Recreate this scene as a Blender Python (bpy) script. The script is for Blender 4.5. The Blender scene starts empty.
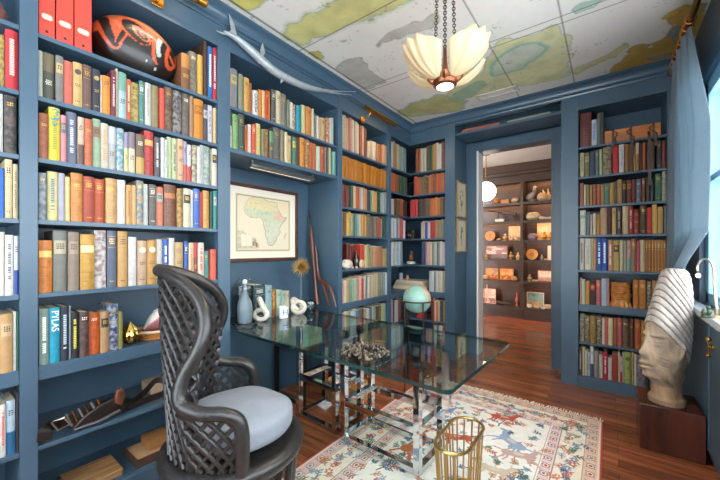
import bpy, math, random
import numpy as np
from mathutils import Vector, Matrix, Euler
random.seed(7); np.random.seed(7)
C = bpy.context.scene.collection
PI = math.pi
# ---------------------------------------------------------------- survey of the room (metres)
H_EYE = 1.26; YAW = math.radians(36.93)
SN, CS = math.sin(YAW), math.cos(YAW)
FPX = 330.0
XL = -1.9625      # front plane of the left-hand bookcases
YB = 3.64         # front plane of the end-wall bookcases
DEP = 0.385       # bookcase depth
XB = XL - DEP; YK = YB + DEP
CEIL = 2.77
SH = [2.195, 1.922, 1.655, 1.387, 1.068, 0.753, 0.408, 0.10]   # tops of the shelves
def ray(px, py):
    u = (px-360.)/FPX; v = (249.-py)/FPX
    return (-SN+u*CS, CS+u*SN, v)
def onX(px, py, X): d = ray(px, py); t = X/d[0]; return Vector((X, t*d[1], H_EYE+t*d[2]))
def onY(px, py, Y): d = ray(px, py); t = Y/d[1]; return Vector((t*d[0], Y, H_EYE+t*d[2]))
def onZ(px, py, Z): d = ray(px, py); t = (Z-H_EYE)/d[2]; return Vector((t*d[0], t*d[1], Z))

# ---------------------------------------------------------------- colours and materials
def lin(c): return c/12.92 if c <= .04045 else ((c+.055)/1.055)**2.4
def hexc(h, g=1.0):
    h = h.lstrip('#'); return tuple(min(1, lin(int(h[i:i+2], 16)/255.)*g) for i in (0, 2, 4))
MC = {}
def mat(key, col='808080', rough=.5, metal=0., noise=.0, nscale=30., bump=0., bscale=200., col2=None, spec=.5, coat=0., **kw):
    k = (key, col, rough, metal, noise, nscale, bump, col2, coat)
    if k in MC: return MC[k]
    m = bpy.data.materials.new(key); m.use_nodes = True
    nt = m.node_tree; b = nt.nodes['Principled BSDF']
    b.inputs['Roughness'].default_value = rough; b.inputs['Metallic'].default_value = metal
    b.inputs['Specular IOR Level'].default_value = spec
    b.inputs['Coat Weight'].default_value = coat
    c = hexc(col); b.inputs['Base Color'].default_value = (*c, 1)
    if noise or col2:
        tc = nt.nodes.new('ShaderNodeTexCoord'); n = nt.nodes.new('ShaderNodeTexNoise')
        n.inputs['Scale'].default_value = nscale; n.inputs['Detail'].default_value = 4
        nt.links.new(tc.outputs['Object'], n.inputs['Vector'])
        r = nt.nodes.new('ShaderNodeValToRGB')
        c2 = hexc(col2) if col2 else tuple(x*(1-noise) for x in c)
        r.color_ramp.elements[0].color = (*c2, 1); r.color_ramp.elements[1].color = (*c, 1)
        r.color_ramp.elements[0].position = .38; r.color_ramp.elements[1].position = .60
        nt.links.new(n.outputs['Fac'], r.inputs['Fac']); nt.links.new(r.outputs['Color'], b.inputs['Base Color'])
    if bump:
        tc = nt.nodes.new('ShaderNodeTexCoord'); n2 = nt.nodes.new('ShaderNodeTexNoise'); n2.inputs['Scale'].default_value = bscale
        nt.links.new(tc.outputs['Object'], n2.inputs['Vector'])
        bp = nt.nodes.new('ShaderNodeBump'); bp.inputs['Strength'].default_value = bump; bp.inputs['Distance'].default_value = .004
        nt.links.new(n2.outputs['Fac'], bp.inputs['Height']); nt.links.new(bp.outputs['Normal'], b.inputs['Normal'])
    MC[k] = m; return m
def glass_mat(key, col='ffffff', rough=0., ior=1.45):
    if key in MC: return MC[key]
    m = mat(key, col, rough); b = m.node_tree.nodes['Principled BSDF']
    b.inputs['Transmission Weight'].default_value = 1.; b.inputs['IOR'].default_value = ior
    MC[key] = m; return m
def emit_mat(key, col, strength, base='ffffff'):
    if key in MC: return MC[key]
    m = mat(key, base, .4); b = m.node_tree.nodes['Principled BSDF']
    b.inputs['Emission Color'].default_value = (*hexc(col), 1); b.inputs['Emission Strength'].default_value = strength
    MC[key] = m; return m
def attr_mat(key, rough=.6, bump=0., bscale=300., coat=0.):
    if key in MC: return MC[key]
    m = mat(key, '808080', rough, bump=bump, bscale=bscale, coat=coat)
    nt = m.node_tree; a = nt.nodes.new('ShaderNodeAttribute'); a.attribute_name = 'paint'
    n = nt.nodes.new('ShaderNodeTexNoise'); n.inputs['Scale'].default_value = 60
    mx = nt.nodes.new('ShaderNodeMix'); mx.data_type = 'RGBA'; mx.blend_type = 'MULTIPLY'; mx.inputs[0].default_value = .12
    nt.links.new(a.outputs['Color'], mx.inputs[6]); nt.links.new(n.outputs['Color'], mx.inputs[7])
    nt.links.new(mx.outputs[2], nt.nodes['Principled BSDF'].inputs['Base Color'])
    MC[key] = m; return m
def arch_glass(key, tint='eef6f3', ior=1.5, reflect=1.):
    """thin clear glass: sees through with a faint tint, mirrors by Fresnel"""
    if key in MC: return MC[key]
    m = bpy.data.materials.new(key); m.use_nodes = True; nt = m.node_tree; nt.nodes.remove(nt.nodes['Principled BSDF'])
    t = nt.nodes.new('ShaderNodeBsdfTransparent'); t.inputs['Color'].default_value = (*hexc(tint), 1)
    g = nt.nodes.new('ShaderNodeBsdfGlossy'); g.inputs['Roughness'].default_value = .0
    lw = nt.nodes.new('ShaderNodeLayerWeight'); lw.inputs['Blend'].default_value = .5
    pw = nt.nodes.new('ShaderNodeMath'); pw.operation = 'POWER'; pw.inputs[1].default_value = 5.; nt.links.new(lw.outputs['Facing'], pw.inputs[0])
    f = nt.nodes.new('ShaderNodeMapRange'); r0 = ((ior-1)/(ior+1))**2; f.inputs['To Min'].default_value = r0; f.inputs['To Max'].default_value = 1.; nt.links.new(pw.outputs[0], f.inputs['Value'])
    mx = nt.nodes.new('ShaderNodeMixShader'); nt.links.new(f.outputs[0], mx.inputs[0]); nt.links.new(t.outputs[0], mx.inputs[1]); nt.links.new(g.outputs[0], mx.inputs[2])
    nt.links.new(mx.outputs[0], nt.nodes['Material Output'].inputs['Surface']); MC[key] = m; return m
def wood_mat(key, c1, c2, rough=.3, scale=(1, 1, 1), plank=None, coat=.2):
    if key in MC: return MC[key]
    m = bpy.data.materials.new(key); m.use_nodes = True; nt = m.node_tree; b = nt.nodes['Principled BSDF']
    tc = nt.nodes.new('ShaderNodeTexCoord'); mp = nt.nodes.new('ShaderNodeMapping'); mp.inputs['Scale'].default_value = scale
    nt.links.new(tc.outputs['Object'], mp.inputs['Vector'])
    n = nt.nodes.new('ShaderNodeTexNoise'); n.inputs['Scale'].default_value = 1.; n.inputs['Detail'].default_value = 6; n.inputs['Roughness'].default_value = .65
    nt.links.new(mp.outputs['Vector'], n.inputs['Vector'])
    r = nt.nodes.new('ShaderNodeValToRGB')
    r.color_ramp.elements[0].color = (*hexc(c1), 1); r.color_ramp.elements[1].color = (*hexc(c2), 1)
    r.color_ramp.elements[0].position = .3; r.color_ramp.elements[1].position = .68
    nt.links.new(n.outputs['Fac'], r.inputs['Fac']); out = r.outputs['Color']
    if plank:
        br = nt.nodes.new('ShaderNodeTexBrick'); br.inputs['Scale'].default_value = 1.
        br.inputs['Brick Width'].default_value = plank[0]; br.inputs['Row Height'].default_value = plank[1]
        br.inputs['Mortar Size'].default_value = .0012; br.offset = .37
        br.inputs['Color1'].default_value = (.62, .62, .62, 1); br.inputs['Color2'].default_value = (1.25, 1.2, 1.15, 1); br.inputs['Mortar'].default_value = (.18, .15, .14, 1)
        nt.links.new(tc.outputs['Object'], br.inputs['Vector'])
        mx = nt.nodes.new('ShaderNodeMix'); mx.data_type = 'RGBA'; mx.blend_type = 'MULTIPLY'; mx.inputs[0].default_value = 1.
        nt.links.new(out, mx.inputs[6]); nt.links.new(br.outputs['Color'], mx.inputs[7]); out = mx.outputs[2]
    nt.links.new(out, b.inputs['Base Color']); b.inputs['Roughness'].default_value = rough; b.inputs['Coat Weight'].default_value = coat; b.inputs['Coat Roughness'].default_value = .15
    MC[key] = m; return m

# ---------------------------------------------------------------- mesh builder (world coordinates)
class M:
    def __init__(s): s.v = []; s.f = []; s.col = None
    def add(s, vs, fs):
        b = len(s.v); s.v += [tuple(p) for p in vs]; s.f += [tuple(i+b for i in f) for f in fs]; return s
    def box(s, x0, x1, y0, y1, z0, z1, rot=None, piv=None):
        vs = [Vector((x, y, z)) for z in (z0, z1) for y in (y0, y1) for x in (x0, x1)]
        if rot is not None:
            p = Vector(piv) if piv is not None else Vector(((x0+x1)/2, (y0+y1)/2, (z0+z1)/2))
            R = Euler(rot).to_matrix(); vs = [R @ (q-p)+p for q in vs]
        return s.add(vs, [(0, 2, 3, 1), (4, 5, 7, 6), (0, 1, 5, 4), (2, 6, 7, 3), (0, 4, 6, 2), (1, 3, 7, 5)])
    def beam(s, a, b, w, h=None, up=(0, 0, 1), ext=0.):
        a, b = Vector(a), Vector(b); h = h or w; d = (b-a).normalized(); a = a-d*ext; b = b+d*ext; up = Vector(up)
        if abs(d.dot(up)) > .99: up = Vector((1, 0, 0))
        r = d.cross(up).normalized()*(w/2); u = r.cross(d).normalized()*(h/2)
        vs = [p+i*r+j*u for p in (a, b) for i, j in ((-1, -1), (1, -1), (1, 1), (-1, 1))]
        return s.add(vs, [(0, 1, 2, 3), (7, 6, 5, 4), (0, 4, 5, 1), (1, 5, 6, 2), (2, 6, 7, 3), (3, 7, 4, 0)])
    def tube(s, pts, r, seg=10, closed=False, caps=True):
        pts = [Vector(p) for p in pts]; n = len(pts)
        rr = r if isinstance(r, (list, tuple)) else [r]*n
        rings = []; prev = None
        for i, p in enumerate(pts):
            if closed: t = pts[(i+1) % n]-pts[i-1]
            else: t = pts[min(i+1, n-1)]-pts[max(i-1, 0)]
            t = t.normalized() if t.length > 1e-9 else Vector((0, 0, 1))
            if prev is None:
                a = Vector((0, 0, 1)) if abs(t.z) < .9 else Vector((1, 0, 0)); x = t.cross(a).normalized()
            else:
                x = (prev-t*prev.dot(t)); x = x.normalized() if x.length > 1e-6 else t.orthogonal().normalized()
            prev = x; y = t.cross(x); rings.append([p+(x*math.cos(k*2*PI/seg)+y*math.sin(k*2*PI/seg))*rr[i] for k in range(seg)])
        vs = [q for R in rings for q in R]; fs = []
        for i in range(n if closed else n-1):
            j = (i+1) % n
            for k in range(seg): fs.append((i*seg+k, i*seg+(k+1) % seg, j*seg+(k+1) % seg, j*seg+k))
        if caps and not closed: fs += [tuple(range(seg))[::-1], tuple((n-1)*seg+k for k in range(seg))]
        return s.add(vs, fs)
    def lathe(s, prof, o, seg=28, axis=None, squash=(1, 1)):
        o = Vector(o); q = Vector((0, 0, 1)).rotation_difference(Vector(axis)) if axis is not None else None
        vs = []; n = len(prof)
        for r, z in prof:
            for k in range(seg):
                a = k*2*PI/seg; p = Vector((r*math.cos(a)*squash[0], r*math.sin(a)*squash[1], z))
                vs.append((q @ p if q else p)+o)
        fs = [(i*seg+k, i*seg+(k+1) % seg, (i+1)*seg+(k+1) % seg, (i+1)*seg+k) for i in range(n-1) for k in range(seg)]
        if prof[0][0] > 1e-6: fs.append(tuple(range(seg))[::-1])
        if prof[-1][0] > 1e-6: fs.append(tuple((n-1)*seg+k for k in range(seg)))
        return s.add(vs, fs)
    def ell(s, c, r, seg=20, rings=12, rot=None):
        c = Vector(c); r = (r, r, r) if not isinstance(r, (list, tuple)) else r; R = Euler(rot).to_matrix() if rot else None
        vs = []
        for i in range(rings+1):
            a = PI*i/rings-PI/2
            for k in range(seg):
                b = 2*PI*k/seg; p = Vector((r[0]*math.cos(a)*math.cos(b), r[1]*math.cos(a)*math.sin(b), r[2]*math.sin(a)))
                vs.append((R @ p if R else p)+c)
        fs = [(i*seg+k, i*seg+(k+1) % seg, (i+1)*seg+(k+1) % seg, (i+1)*seg+k) for i in range(rings) for k in range(seg)]
        return s.add(vs, fs)
    def prism(s, poly, vec):
        vec = Vector(vec); n = len(poly); poly = [Vector(p) for p in poly]
        vs = poly+[p+vec for p in poly]
        return s.add(vs, [tuple(range(n))[::-1], tuple(range(n, 2*n))]+[(i, (i+1) % n, n+(i+1) % n, n+i) for i in range(n)])
    def grid(s, fn, nu, nv, closed_u=False):
        vs = [fn(i/(nu if closed_u else nu-1), j/(nv-1)) for j in range(nv) for i in range(nu)]
        fs = [(j*nu+i, j*nu+(i+1) % nu, (j+1)*nu+(i+1) % nu, (j+1)*nu+i) for j in range(nv-1) for i in range(nu if closed_u else nu-1)]
        return s.add(vs, fs)
WO = {}
def build(name, m, material, parent=None, bevel=0., smooth=True, solid=0., subd=0, ang=.6):
    v = np.array(m.v, dtype=float); lo, hi = v.min(0), v.max(0)
    o0 = Vector(((lo[0]+hi[0])/2, (lo[1]+hi[1])/2, lo[2]))
    me = bpy.data.meshes.new(name); me.from_pydata((v-np.array(o0)).tolist(), [], m.f); me.update()
    import bmesh
    bm = bmesh.new(); bm.from_mesh(me); bmesh.ops.remove_doubles(bm, verts=bm.verts, dist=1e-6); bmesh.ops.recalc_face_normals(bm, faces=bm.faces); bm.to_mesh(me); bm.free()
    me.materials.append(material)
    ob = bpy.data.objects.new(name, me); C.objects.link(ob)
    if parent is not None: ob.parent = parent; ob.location = o0-WO[parent.name]
    else: ob.location = o0
    WO[ob.name] = o0
    if solid: md = ob.modifiers.new('s', 'SOLIDIFY'); md.thickness = solid; md.offset = 0
    if bevel: md = ob.modifiers.new('b', 'BEVEL'); md.width = bevel; md.segments = 2; md.limit_method = 'ANGLE'
    if subd: md = ob.modifiers.new('d', 'SUBSURF'); md.levels = subd; md.render_levels = subd
    if smooth:
        me.polygons.foreach_set('use_smooth', [True]*len(me.polygons))
        try: me.set_sharp_from_angle(angle=ang)
        except Exception: pass
    return ob
def paintmesh(name, fn, nu, nv, img, material, parent=None, extra=None):
    """a surface of nu x nv points whose 'paint' attribute is the image array img[nv][nu] (sRGB 0-1)"""
    m = M(); m.grid(fn, nu, nv)
    v = np.array(m.v); lo, hi = v.min(0), v.max(0); o0 = Vector(((lo[0]+hi[0])/2, (lo[1]+hi[1])/2, lo[2]))
    me = bpy.data.meshes.new(name); me.from_pydata((v-np.array(o0)).tolist(), [], m.f); me.update()
    a = me.color_attributes.new('paint', 'FLOAT_COLOR', 'POINT')
    im = np.clip(img, 0, 1).reshape(-1, 3); im = np.where(im <= .04045, im/12.92, ((im+.055)/1.055)**2.4)
    a.data.foreach_set('color', np.concatenate([im, np.ones((len(im), 1))], 1).astype(np.float32).ravel())
    me.materials.append(material); ob = bpy.data.objects.new(name, me); C.objects.link(ob)
    if parent is not None: ob.parent = parent; ob.location = o0-WO[parent.name]
    else: ob.location = o0
    WO[ob.name] = o0
    me.polygons.foreach_set('use_smooth', [True]*len(me.polygons))
    return ob
def tag(o, label, cat, group=None):
    o['label'] = label; o['category'] = cat
    if group: o['group'] = group
    return o
def empty(name, loc, label, cat, group=None):
    o = bpy.data.objects.new(name, None); C.objects.link(o); o.location = loc; o.empty_display_size = .05; WO[o.name] = Vector(loc)
    return tag(o, label, cat, group)
def struct(name, m, material, parent=None, **kw):
    o = build(name, m, material, parent, **kw)
    if parent is None: o['kind'] = 'structure'
    return o
def spline(pts, n):
    """Catmull-Rom through pts"""
    P = [Vector(p) for p in pts]; P = [2*P[0]-P[1]]+P+[2*P[-1]-P[-2]]; out = []; k = len(P)-3
    for i in range(n):
        t = i/(n-1)*k; j = min(int(t), k-1); u = t-j; a, b, c, d = P[j:j+4]
        out.append(.5*((2*b)+(c-a)*u+(2*a-5*b+4*c-d)*u*u+(3*b-a-3*c+d)*u*u*u))
    return out
def text_mesh(body, size, origin, xdir, ydir, depth=.0006):
    cu = bpy.data.curves.new('lettering', 'FONT'); cu.body = body; cu.size = size; cu.align_x = 'CENTER'; cu.align_y = 'CENTER'; cu.extrude = depth
    ob = bpy.data.objects.new('lettering', cu); C.objects.link(ob)
    bpy.context.view_layer.update()
    me = bpy.data.meshes.new_from_object(ob.evaluated_get(bpy.context.evaluated_depsgraph_get()))
    x, y = Vector(xdir).normalized(), Vector(ydir).normalized(); z = x.cross(y); o = Vector(origin)
    m = M(); m.add([o+x*v.co.x+y*v.co.y+z*v.co.z for v in me.vertices], [tuple(p.vertices) for p in me.polygons])
    bpy.data.objects.remove(ob); bpy.data.curves.remove(cu); bpy.data.meshes.remove(me)
    return m
# noise for painted surfaces
def vnoise(x, y, seed=0):
    xi = np.floor(x).astype(int); yi = np.floor(y).astype(int); xf = x-xi; yf = y-yi
    def h(a, b): n = np.sin(a*127.1+b*311.7+seed*74.7)*43758.5453; return n-np.floor(n)
    u = xf*xf*(3-2*xf); w = yf*yf*(3-2*yf)
    return (h(xi, yi)*(1-u)+h(xi+1, yi)*u)*(1-w)+(h(xi, yi+1)*(1-u)+h(xi+1, yi+1)*u)*w
def fbm(x, y, seed=0, o=5):
    s = 0; a = .5; f = 1.
    for i in range(o): s = s+a*vnoise(x*f, y*f, seed+i*13); a *= .5; f *= 2.1
    return s
def inpoly(X, Y, poly):
    r = np.zeros(X.shape, bool); n = len(poly)
    for i in range(n):
        x0, y0 = poly[i][:2]; x1, y1 = poly[(i+1) % n][:2]
        c = ((y0 > Y) != (y1 > Y)) & (X < (x1-x0)*(Y-y0)/((y1-y0) or 1e-9)+x0); r ^= c
    return r
def rgb(h): h = h.lstrip('#'); return np.array([int(h[i:i+2], 16)/255. for i in (0, 2, 4)])
# ---------------------------------------------------------------- the setting
PAINT = mat('blue_paint', '40586a', .36, noise=.05, nscale=8, bump=.05, bscale=90)
PAINT_IN = PAINT
WHITE = mat('white_paint', 'e9e6e0', .5, noise=.03, nscale=4)
FLOOR = wood_mat('mahogany_boards', '63301d', 'ad6640', .27, (2.2, 34, 1), (1.25, .085), .2)
BRASS = mat('brass', 'c99645', .22, 1., noise=.15, nscale=40)
CHROME = mat('chrome', 'd6d8da', .06, 1.)
STEEL = mat('steel', 'b9bcbf', .22, 1.)
struct('floor', M().box(-3.6, 1.2, -1.3, 7.0, -.06, 0), FLOOR)
struct('wall_left', M().box(XB-.16, XB-.025, -1.3, 4.157, 0, CEIL+.1), PAINT)
w = M(); JL, JR, JT = -1.254, -.463, 2.43
w.box(XB-.16, JL, YK+.02, 4.157, 0, CEIL+.1); w.box(JR, .80, YK+.02, 4.157, 0, CEIL+.1); w.box(JL, JR, YK+.02, 4.157, JT, CEIL+.1)
struct('wall_back', w, PAINT)
RX = (-1.95, -.05, .55, 2.50)  # opening added behind the camera to throw daylight on the end-wall bookcases
struct('wall_rear', M().box(XB-.16, RX[0], -1.42, -1.30, 0, CEIL+.1).box(RX[1], .80, -1.42, -1.30, 0, CEIL+.1).box(RX[0], RX[1], -1.42, -1.30, 0, RX[2]).box(RX[0], RX[1], -1.42, -1.30, RX[3], CEIL+.1), PAINT)
WX = .50; WY0, WY1, WZ0, WZ1 = -1.0, 3.2, .90, 2.37
w = M(); w.box(WX, WX+.16, -1.3, WY0, 0, CEIL+.1); w.box(WX, WX+.16, WY1, YK+.02, 0, CEIL+.1); w.box(WX, WX+.16, WY0, WY1, 0, WZ0); w.box(WX, WX+.16, WY0, WY1, WZ1, CEIL+.1)
struct('wall_right', w, PAINT)
# window with its frame and panes
wf = M()
for y in (WY0, .75, 1.95, WY1-.07): wf.box(WX+.03, WX+.09, y, y+.07, WZ0, WZ1)
wf.box(WX+.03, WX+.09, WY0, WY1, WZ0, WZ0+.07); wf.box(WX+.03, WX+.09, WY0, WY1, WZ1-.09, WZ1); wf.box(WX+.035, WX+.085, WY0, WY1, 1.70, 1.74)
win = struct('window_1', wf, mat('window_frame_paint', '7fa9bd', .4), bevel=.004)
pm = M(); pm.box(WX+.058, WX+.062, WY0, WY1, WZ0, WZ1)
pane = arch_glass('window_glass', 'f8fcff', 1.2)
build('pane', pm, pane, win)
w2 = M(); w2.box(RX[0], RX[1], -1.39, -1.34, RX[2], RX[2]+.06).box(RX[0], RX[1], -1.39, -1.34, RX[3]-.06, RX[3])
for x in (RX[0], (RX[0]+RX[1])/2-.03, RX[1]-.06): w2.box(x, x+.06, -1.39, -1.34, RX[2]+.06, RX[3]-.06)
w2 = struct('added_rear_window', w2, mat('window_frame_paint', '7fa9bd', .4), bevel=.004)  # unseen window, added for frontal daylight
build('pane', M().box(RX[0], RX[1], -1.367, -1.363, RX[2], RX[3]), pane, w2)
# painted map ceiling ---------------------------------------------------------
CX0, CX1, CY0, CY1 = XB-.02, .78, -1.3, YK+.02
NU, NV = 330, 560
gx, gy = np.meshgrid(np.linspace(CX0, CX1, NU), np.linspace(CY0, CY1, NV))
wx = gx+.10*(fbm(gx*3.2, gy*3.2, 1)-.5)*2+.035*(fbm(gx*16, gy*16, 5, 3)-.5)*2; wy = gy+.10*(fbm(gx*3.2+9, gy*3.2+4, 2)-.5)*2+.035*(fbm(gx*16+3, gy*16, 8, 3)-.5)*2
img = np.zeros((NV, NU, 3)); img[:] = rgb('dedbd3')
tone = fbm(gx*1.3, gy*1.3, 31)[..., None]; img = img*(.93+.12*tone)
pinkish = np.clip((fbm(gx*1.1+5, gy*1.1, 44)-.5)*4, 0, 1)[..., None]; img = img*(1-.5*pinkish)+rgb('cdc0bc')*.5*pinkish
def dist_blur(mask, k):
    f = mask.astype(float)
    for _ in range(k):
        f = (f+np.roll(f, 1, 0)+np.roll(f, -1, 0)+np.roll(f, 1, 1)+np.roll(f, -1, 1))/5
    return f
def land(pxs, col, edge='6f8f8a', halo=None, z=CEIL, inner=None):
    poly = [onZ(x, y, z) for x, y in pxs]; mk = inpoly(wx, wy, poly)
    f = dist_blur(mk, 6)
    if halo is not None:
        h = (~mk) & (f > .04); img[h] = img[h]*.35+rgb(halo)*.65
    t = fbm(gx*9, gy*9, 51)[..., None]
    img[mk] = ((rgb(col)*(.86+.26*t)))[mk]
    e = (f > .35) & (f < .62); img[e] = img[e]*.55+rgb(edge)*.45
    if inner: i = dist_blur(mk, 30) > .93; img[i] = img[i]*.4+rgb(inner)*.6
land([(277, 36.5), (282, 24), (303, 15), (335, 3), (350, -8), (410, -8), (400, 0), (373, 15), (355, 21), (335, 33), (310, 38), (295, 43)], 'c6c080', halo='c8c9b4')
land([(373, 46), (387, 31), (407, 21), (432, 12), (432, 24), (414, 31), (394, 40)], 'b9b6ad', '98897c', inner='a9b9be')
land([(334, 67), (352, 55.5), (362, 54), (369, 66), (383, 85), (366, 90), (345, 76)], 'b3b0a6', '6f746f')
land([(318, 49), (330, 56), (322, 58), (310, 52)], 'bdb35a')
land([(399, 112), (414, 100), (442, 94), (474, 99), (466, 110), (435, 115), (414, 116)], 'b6b27a', halo='9aa69a')
land([(446, 94), (463, 82), (483, 72), (490, 58), (494, 48), (526, 36), (566, 20), (572, 76), (537, 85), (498, 89), (471, 97)], 'cbc99c')
land([(494, 68), (514, 49), (537, 41), (547, 45), (539, 60), (518, 72), (498, 77)], 'bcc3b0', '4f9a96', halo='7cb0a0')
land([(450, 97), (468, 86), (482, 79), (490, 84), (476, 95), (460, 101)], '9db596', '5d9a90')
land([(574, 70), (596, 58), (615, 46), (622, 50), (596, 65), (576, 76)], 'c4bf88')
land([(606, 74), (624, 52), (642, 48), (658, 39), (667, 23), (681, 8), (693, 0), (712, 0), (700, 30), (676, 56), (634, 67)], 'b8994a', '6d6f6a')
land([(661, 38), (669, 28), (672, 33), (665, 46)], '7f95a2', '5f6f7a')
land([(640, 55), (655, 52), (668, 50), (664, 55), (645, 58)], '8796a0', '5f6f7a')
land([(664, 18), (678, 8), (688, 2), (684, 12), (670, 20)], 'c4a040', '8a8060')
land([(578, 6), (596, -4), (614, -6), (604, 4), (588, 8)], '9fb8a4', '6f9a90')
land([(224, -6), (250, -20), (300, -30), (290, -12), (262, 0), (240, 6)], 'c5bd66')
land([(440, -8), (470, -20), (520, -25), (500, -6), (462, -2)], 'bcb565', halo='9fb9a8')
for i, (yx, xx) in enumerate([((303, 48.6), 0), ((369, 91), 0), ((483, 44.7), 0), (0, (482, 33)), (0, (568, 50)), (0, (303, 48.6))]):
    if yx: p = onZ(*yx, CEIL).y; d = np.abs(gy-p)
    else: p = onZ(*xx, CEIL).x; d = np.abs(gx-p)
    k = d < .006; img[k] = img[k]*.62
    k = (d >= .006) & (d < .014); img[k] = img[k]*.88+.1
spk = vnoise(gx*70, gy*70, 77)*fbm(gx*8, gy*8, 21); k = spk > .56; img[k] *= .8
paintmesh('ceiling', lambda u, v: (CX0+u*(CX1-CX0), CY0+v*(CY1-CY0), CEIL), NU, NV, img, attr_mat('map_paper', .6))['kind'] = 'structure'
struct('ceiling.001', M().box(CX0-.2, .80, CY0, YK+.1, CEIL+.1, CEIL+.16), WHITE)
# crown moulding mitred in the corner ------------------------------------------
prof = [(0, 2.672), (.010, 2.672), (.014, 2.684), (.010, 2.692), (.022, 2.698)]+[(.022+.05*(1-math.cos(t)), 2.698+.055*math.sin(t)) for t in np.linspace(.15, 1.45, 6)]+[(.074, 2.757), (.082, 2.760), (.082, CEIL), (0, CEIL)]
cm = M(); n = len(prof)
vs = [(XL+p, -1.3, z) for p, z in prof]+[(XL+p, YB-p, z) for p, z in prof]+[(WX, YB-p, z) for p, z in prof]
cm.add(vs, [(j*n+i, j*n+(i+1) % n, (j+1)*n+(i+1) % n, (j+1)*n+i) for j in (0, 1) for i in range(n)]+[tuple(range(n)), tuple(range(2*n, 3*n))[::-1]])
struct('trim_1', cm, mat('blue_gloss', '40586a', .22), ang=.5)
# doorway ------------------------------------------------------------------------
cs = M(); cs.box(-1.388, JL, 4.0, YK+.02, 0, JT+.10); cs.box(JR, -.356, 4.0, YK+.02, 0, JT+.10); cs.box(JL, JR, 4.0, YK+.02, JT, JT+.10)
door = struct('door_1', cs, PAINT, bevel=.003)
jm = M(); jm.box(JL-.002, JL+.018, 3.992, 4.175, 0, JT); 
build('door_lining', jm, WHITE, door, bevel=.002)
build('door_lining', M().box(JR-.018, JR+.002, 3.998, 4.175, 0, JT).box(JL+.018, JR-.018, 3.998, 4.175, JT-.012, JT+.002), PAINT, door, bevel=.002)
sh = M(); sh.box(-1.386, -.358, YB+.012, 4.0, 2.545, 2.572)
build('over_door_shelf', sh, PAINT, door, bevel=.002)
hd = M(); hd.box(-1.386, -.358, YB+.004, YB+.03, 2.665, CEIL); hd.box(-1.386, -.358, 3.975, 4.0, 2.572, CEIL)
build('header_panel', hd, PAINT, door)
# ---------------------------------------------------------------- built-in bookcases
def U(ax, a0, a1, d0, d1): return (XL-d1, XL-d0, a0, a1) if ax == 'L' else (a0, a1, YB+d0, YB+d1)
def unit(ax, o0, o1, upr, shelves, label, thick={}):
    """o0..o1 the opening; upr the uprights this unit owns"""
    mid = (XL-.19, (o0+o1)/2, 0) if ax == 'L' else ((o0+o1)/2, YB+.19, 0)
    r = empty('built_in_bookcase', mid, label, 'bookcase')
    for u0, u1 in upr: build('upright', M().box(*U(ax, u0, u1, -.004, DEP), 0, CEIL), PAINT, r, bevel=.002)
    build('back_panel', M().box(*U(ax, o0, o1, DEP, DEP+.018), 0, CEIL), PAINT, r)
    build('frieze', M().box(*U(ax, o0, o1, 0, .022), 2.54, CEIL), PAINT, r)
    build('top_board', M().box(*U(ax, o0, o1, .022, DEP), 2.545, 2.565), PAINT, r)
    for z in shelves:
        t = thick.get(z, .02 if z != .753 else .062)
        build('shelf', M().box(*U(ax, o0+.0005, o1-.0005, .003, DEP), z-t, z), PAINT, r, bevel=.0015)
    if .10 in shelves: build('plinth', M().box(*U(ax, o0, o1, -.012, .02), 0, .094), PAINT, r, bevel=.003)
    return r
unit('L', -.60, .247, [(-.655, -.60)], SH, 'blue built-in bookcase cut off by the left edge of the photo')
unit('L', .303, 1.123, [(.247, .303)], SH, 'blue built-in bookcase behind the carved chair, red box files on its top shelf')
unit('L', 1.206, 2.278, [(1.123, 1.206)], [2.195, 1.922], 'blue built-in alcove holding the framed map, two rows of books above', {1.922: .03})
unit('L', 2.334, 3.131, [(2.278, 2.334)], SH, 'narrow blue built-in bookcase with the orange volumes, right of the map alcove')
# corner unit: L-shaped shelves
r = empty('built_in_bookcase', (XL-.1, YB+.1, 0), 'blue corner bookcase with L-shaped shelves behind the globe', 'bookcase')
build('upright', M().box(XB, XL+.004, 3.131, 3.195, 0, CEIL), PAINT, r, bevel=.002)
build('upright', M().box(-1.507, -1.388, YB-.004, YK, 0, CEIL), PAINT, r, bevel=.002)
build('back_panel', M().box(XB-.018, XB, 3.195, YK, 0, CEIL).box(XB, -1.507, YK, YK+.018, 0, CEIL), PAINT, r)
build('frieze', M().box(XL-.022, XL, 3.195, YB+.022, 2.54, CEIL).box(XL, -1.507, YB, YB+.022, 2.54, CEIL), PAINT, r)
def Lpoly(z, o=.003): return [(XB, 3.1955, z), (XL-o, 3.1955, z), (XL-o, YB+o, z), (-1.5075, YB+o, z), (-1.5075, YK, z), (XB, YK, z)]
build('top_board', M().prism(Lpoly(2.545, .022), (0, 0, .02)), PAINT, r)
for z in SH:
    t = .062 if z == .753 else .02
    build('shelf', M().prism(Lpoly(z-t), (0, 0, t)), PAINT, r, bevel=.0015)
build('plinth', M().box(XL-.02, XL+.012, 3.195, YB-.012, 0, .094).box(XL-.02, -1.507, YB-.012, YB+.02, 0, .094), PAINT, r, bevel=.003)
unit('B', -.218, .383, [(-.356, -.218), (.383, WX-.002)], SH, 'blue built-in bookcase right of the doorway, half hidden by the curtain')
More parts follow.
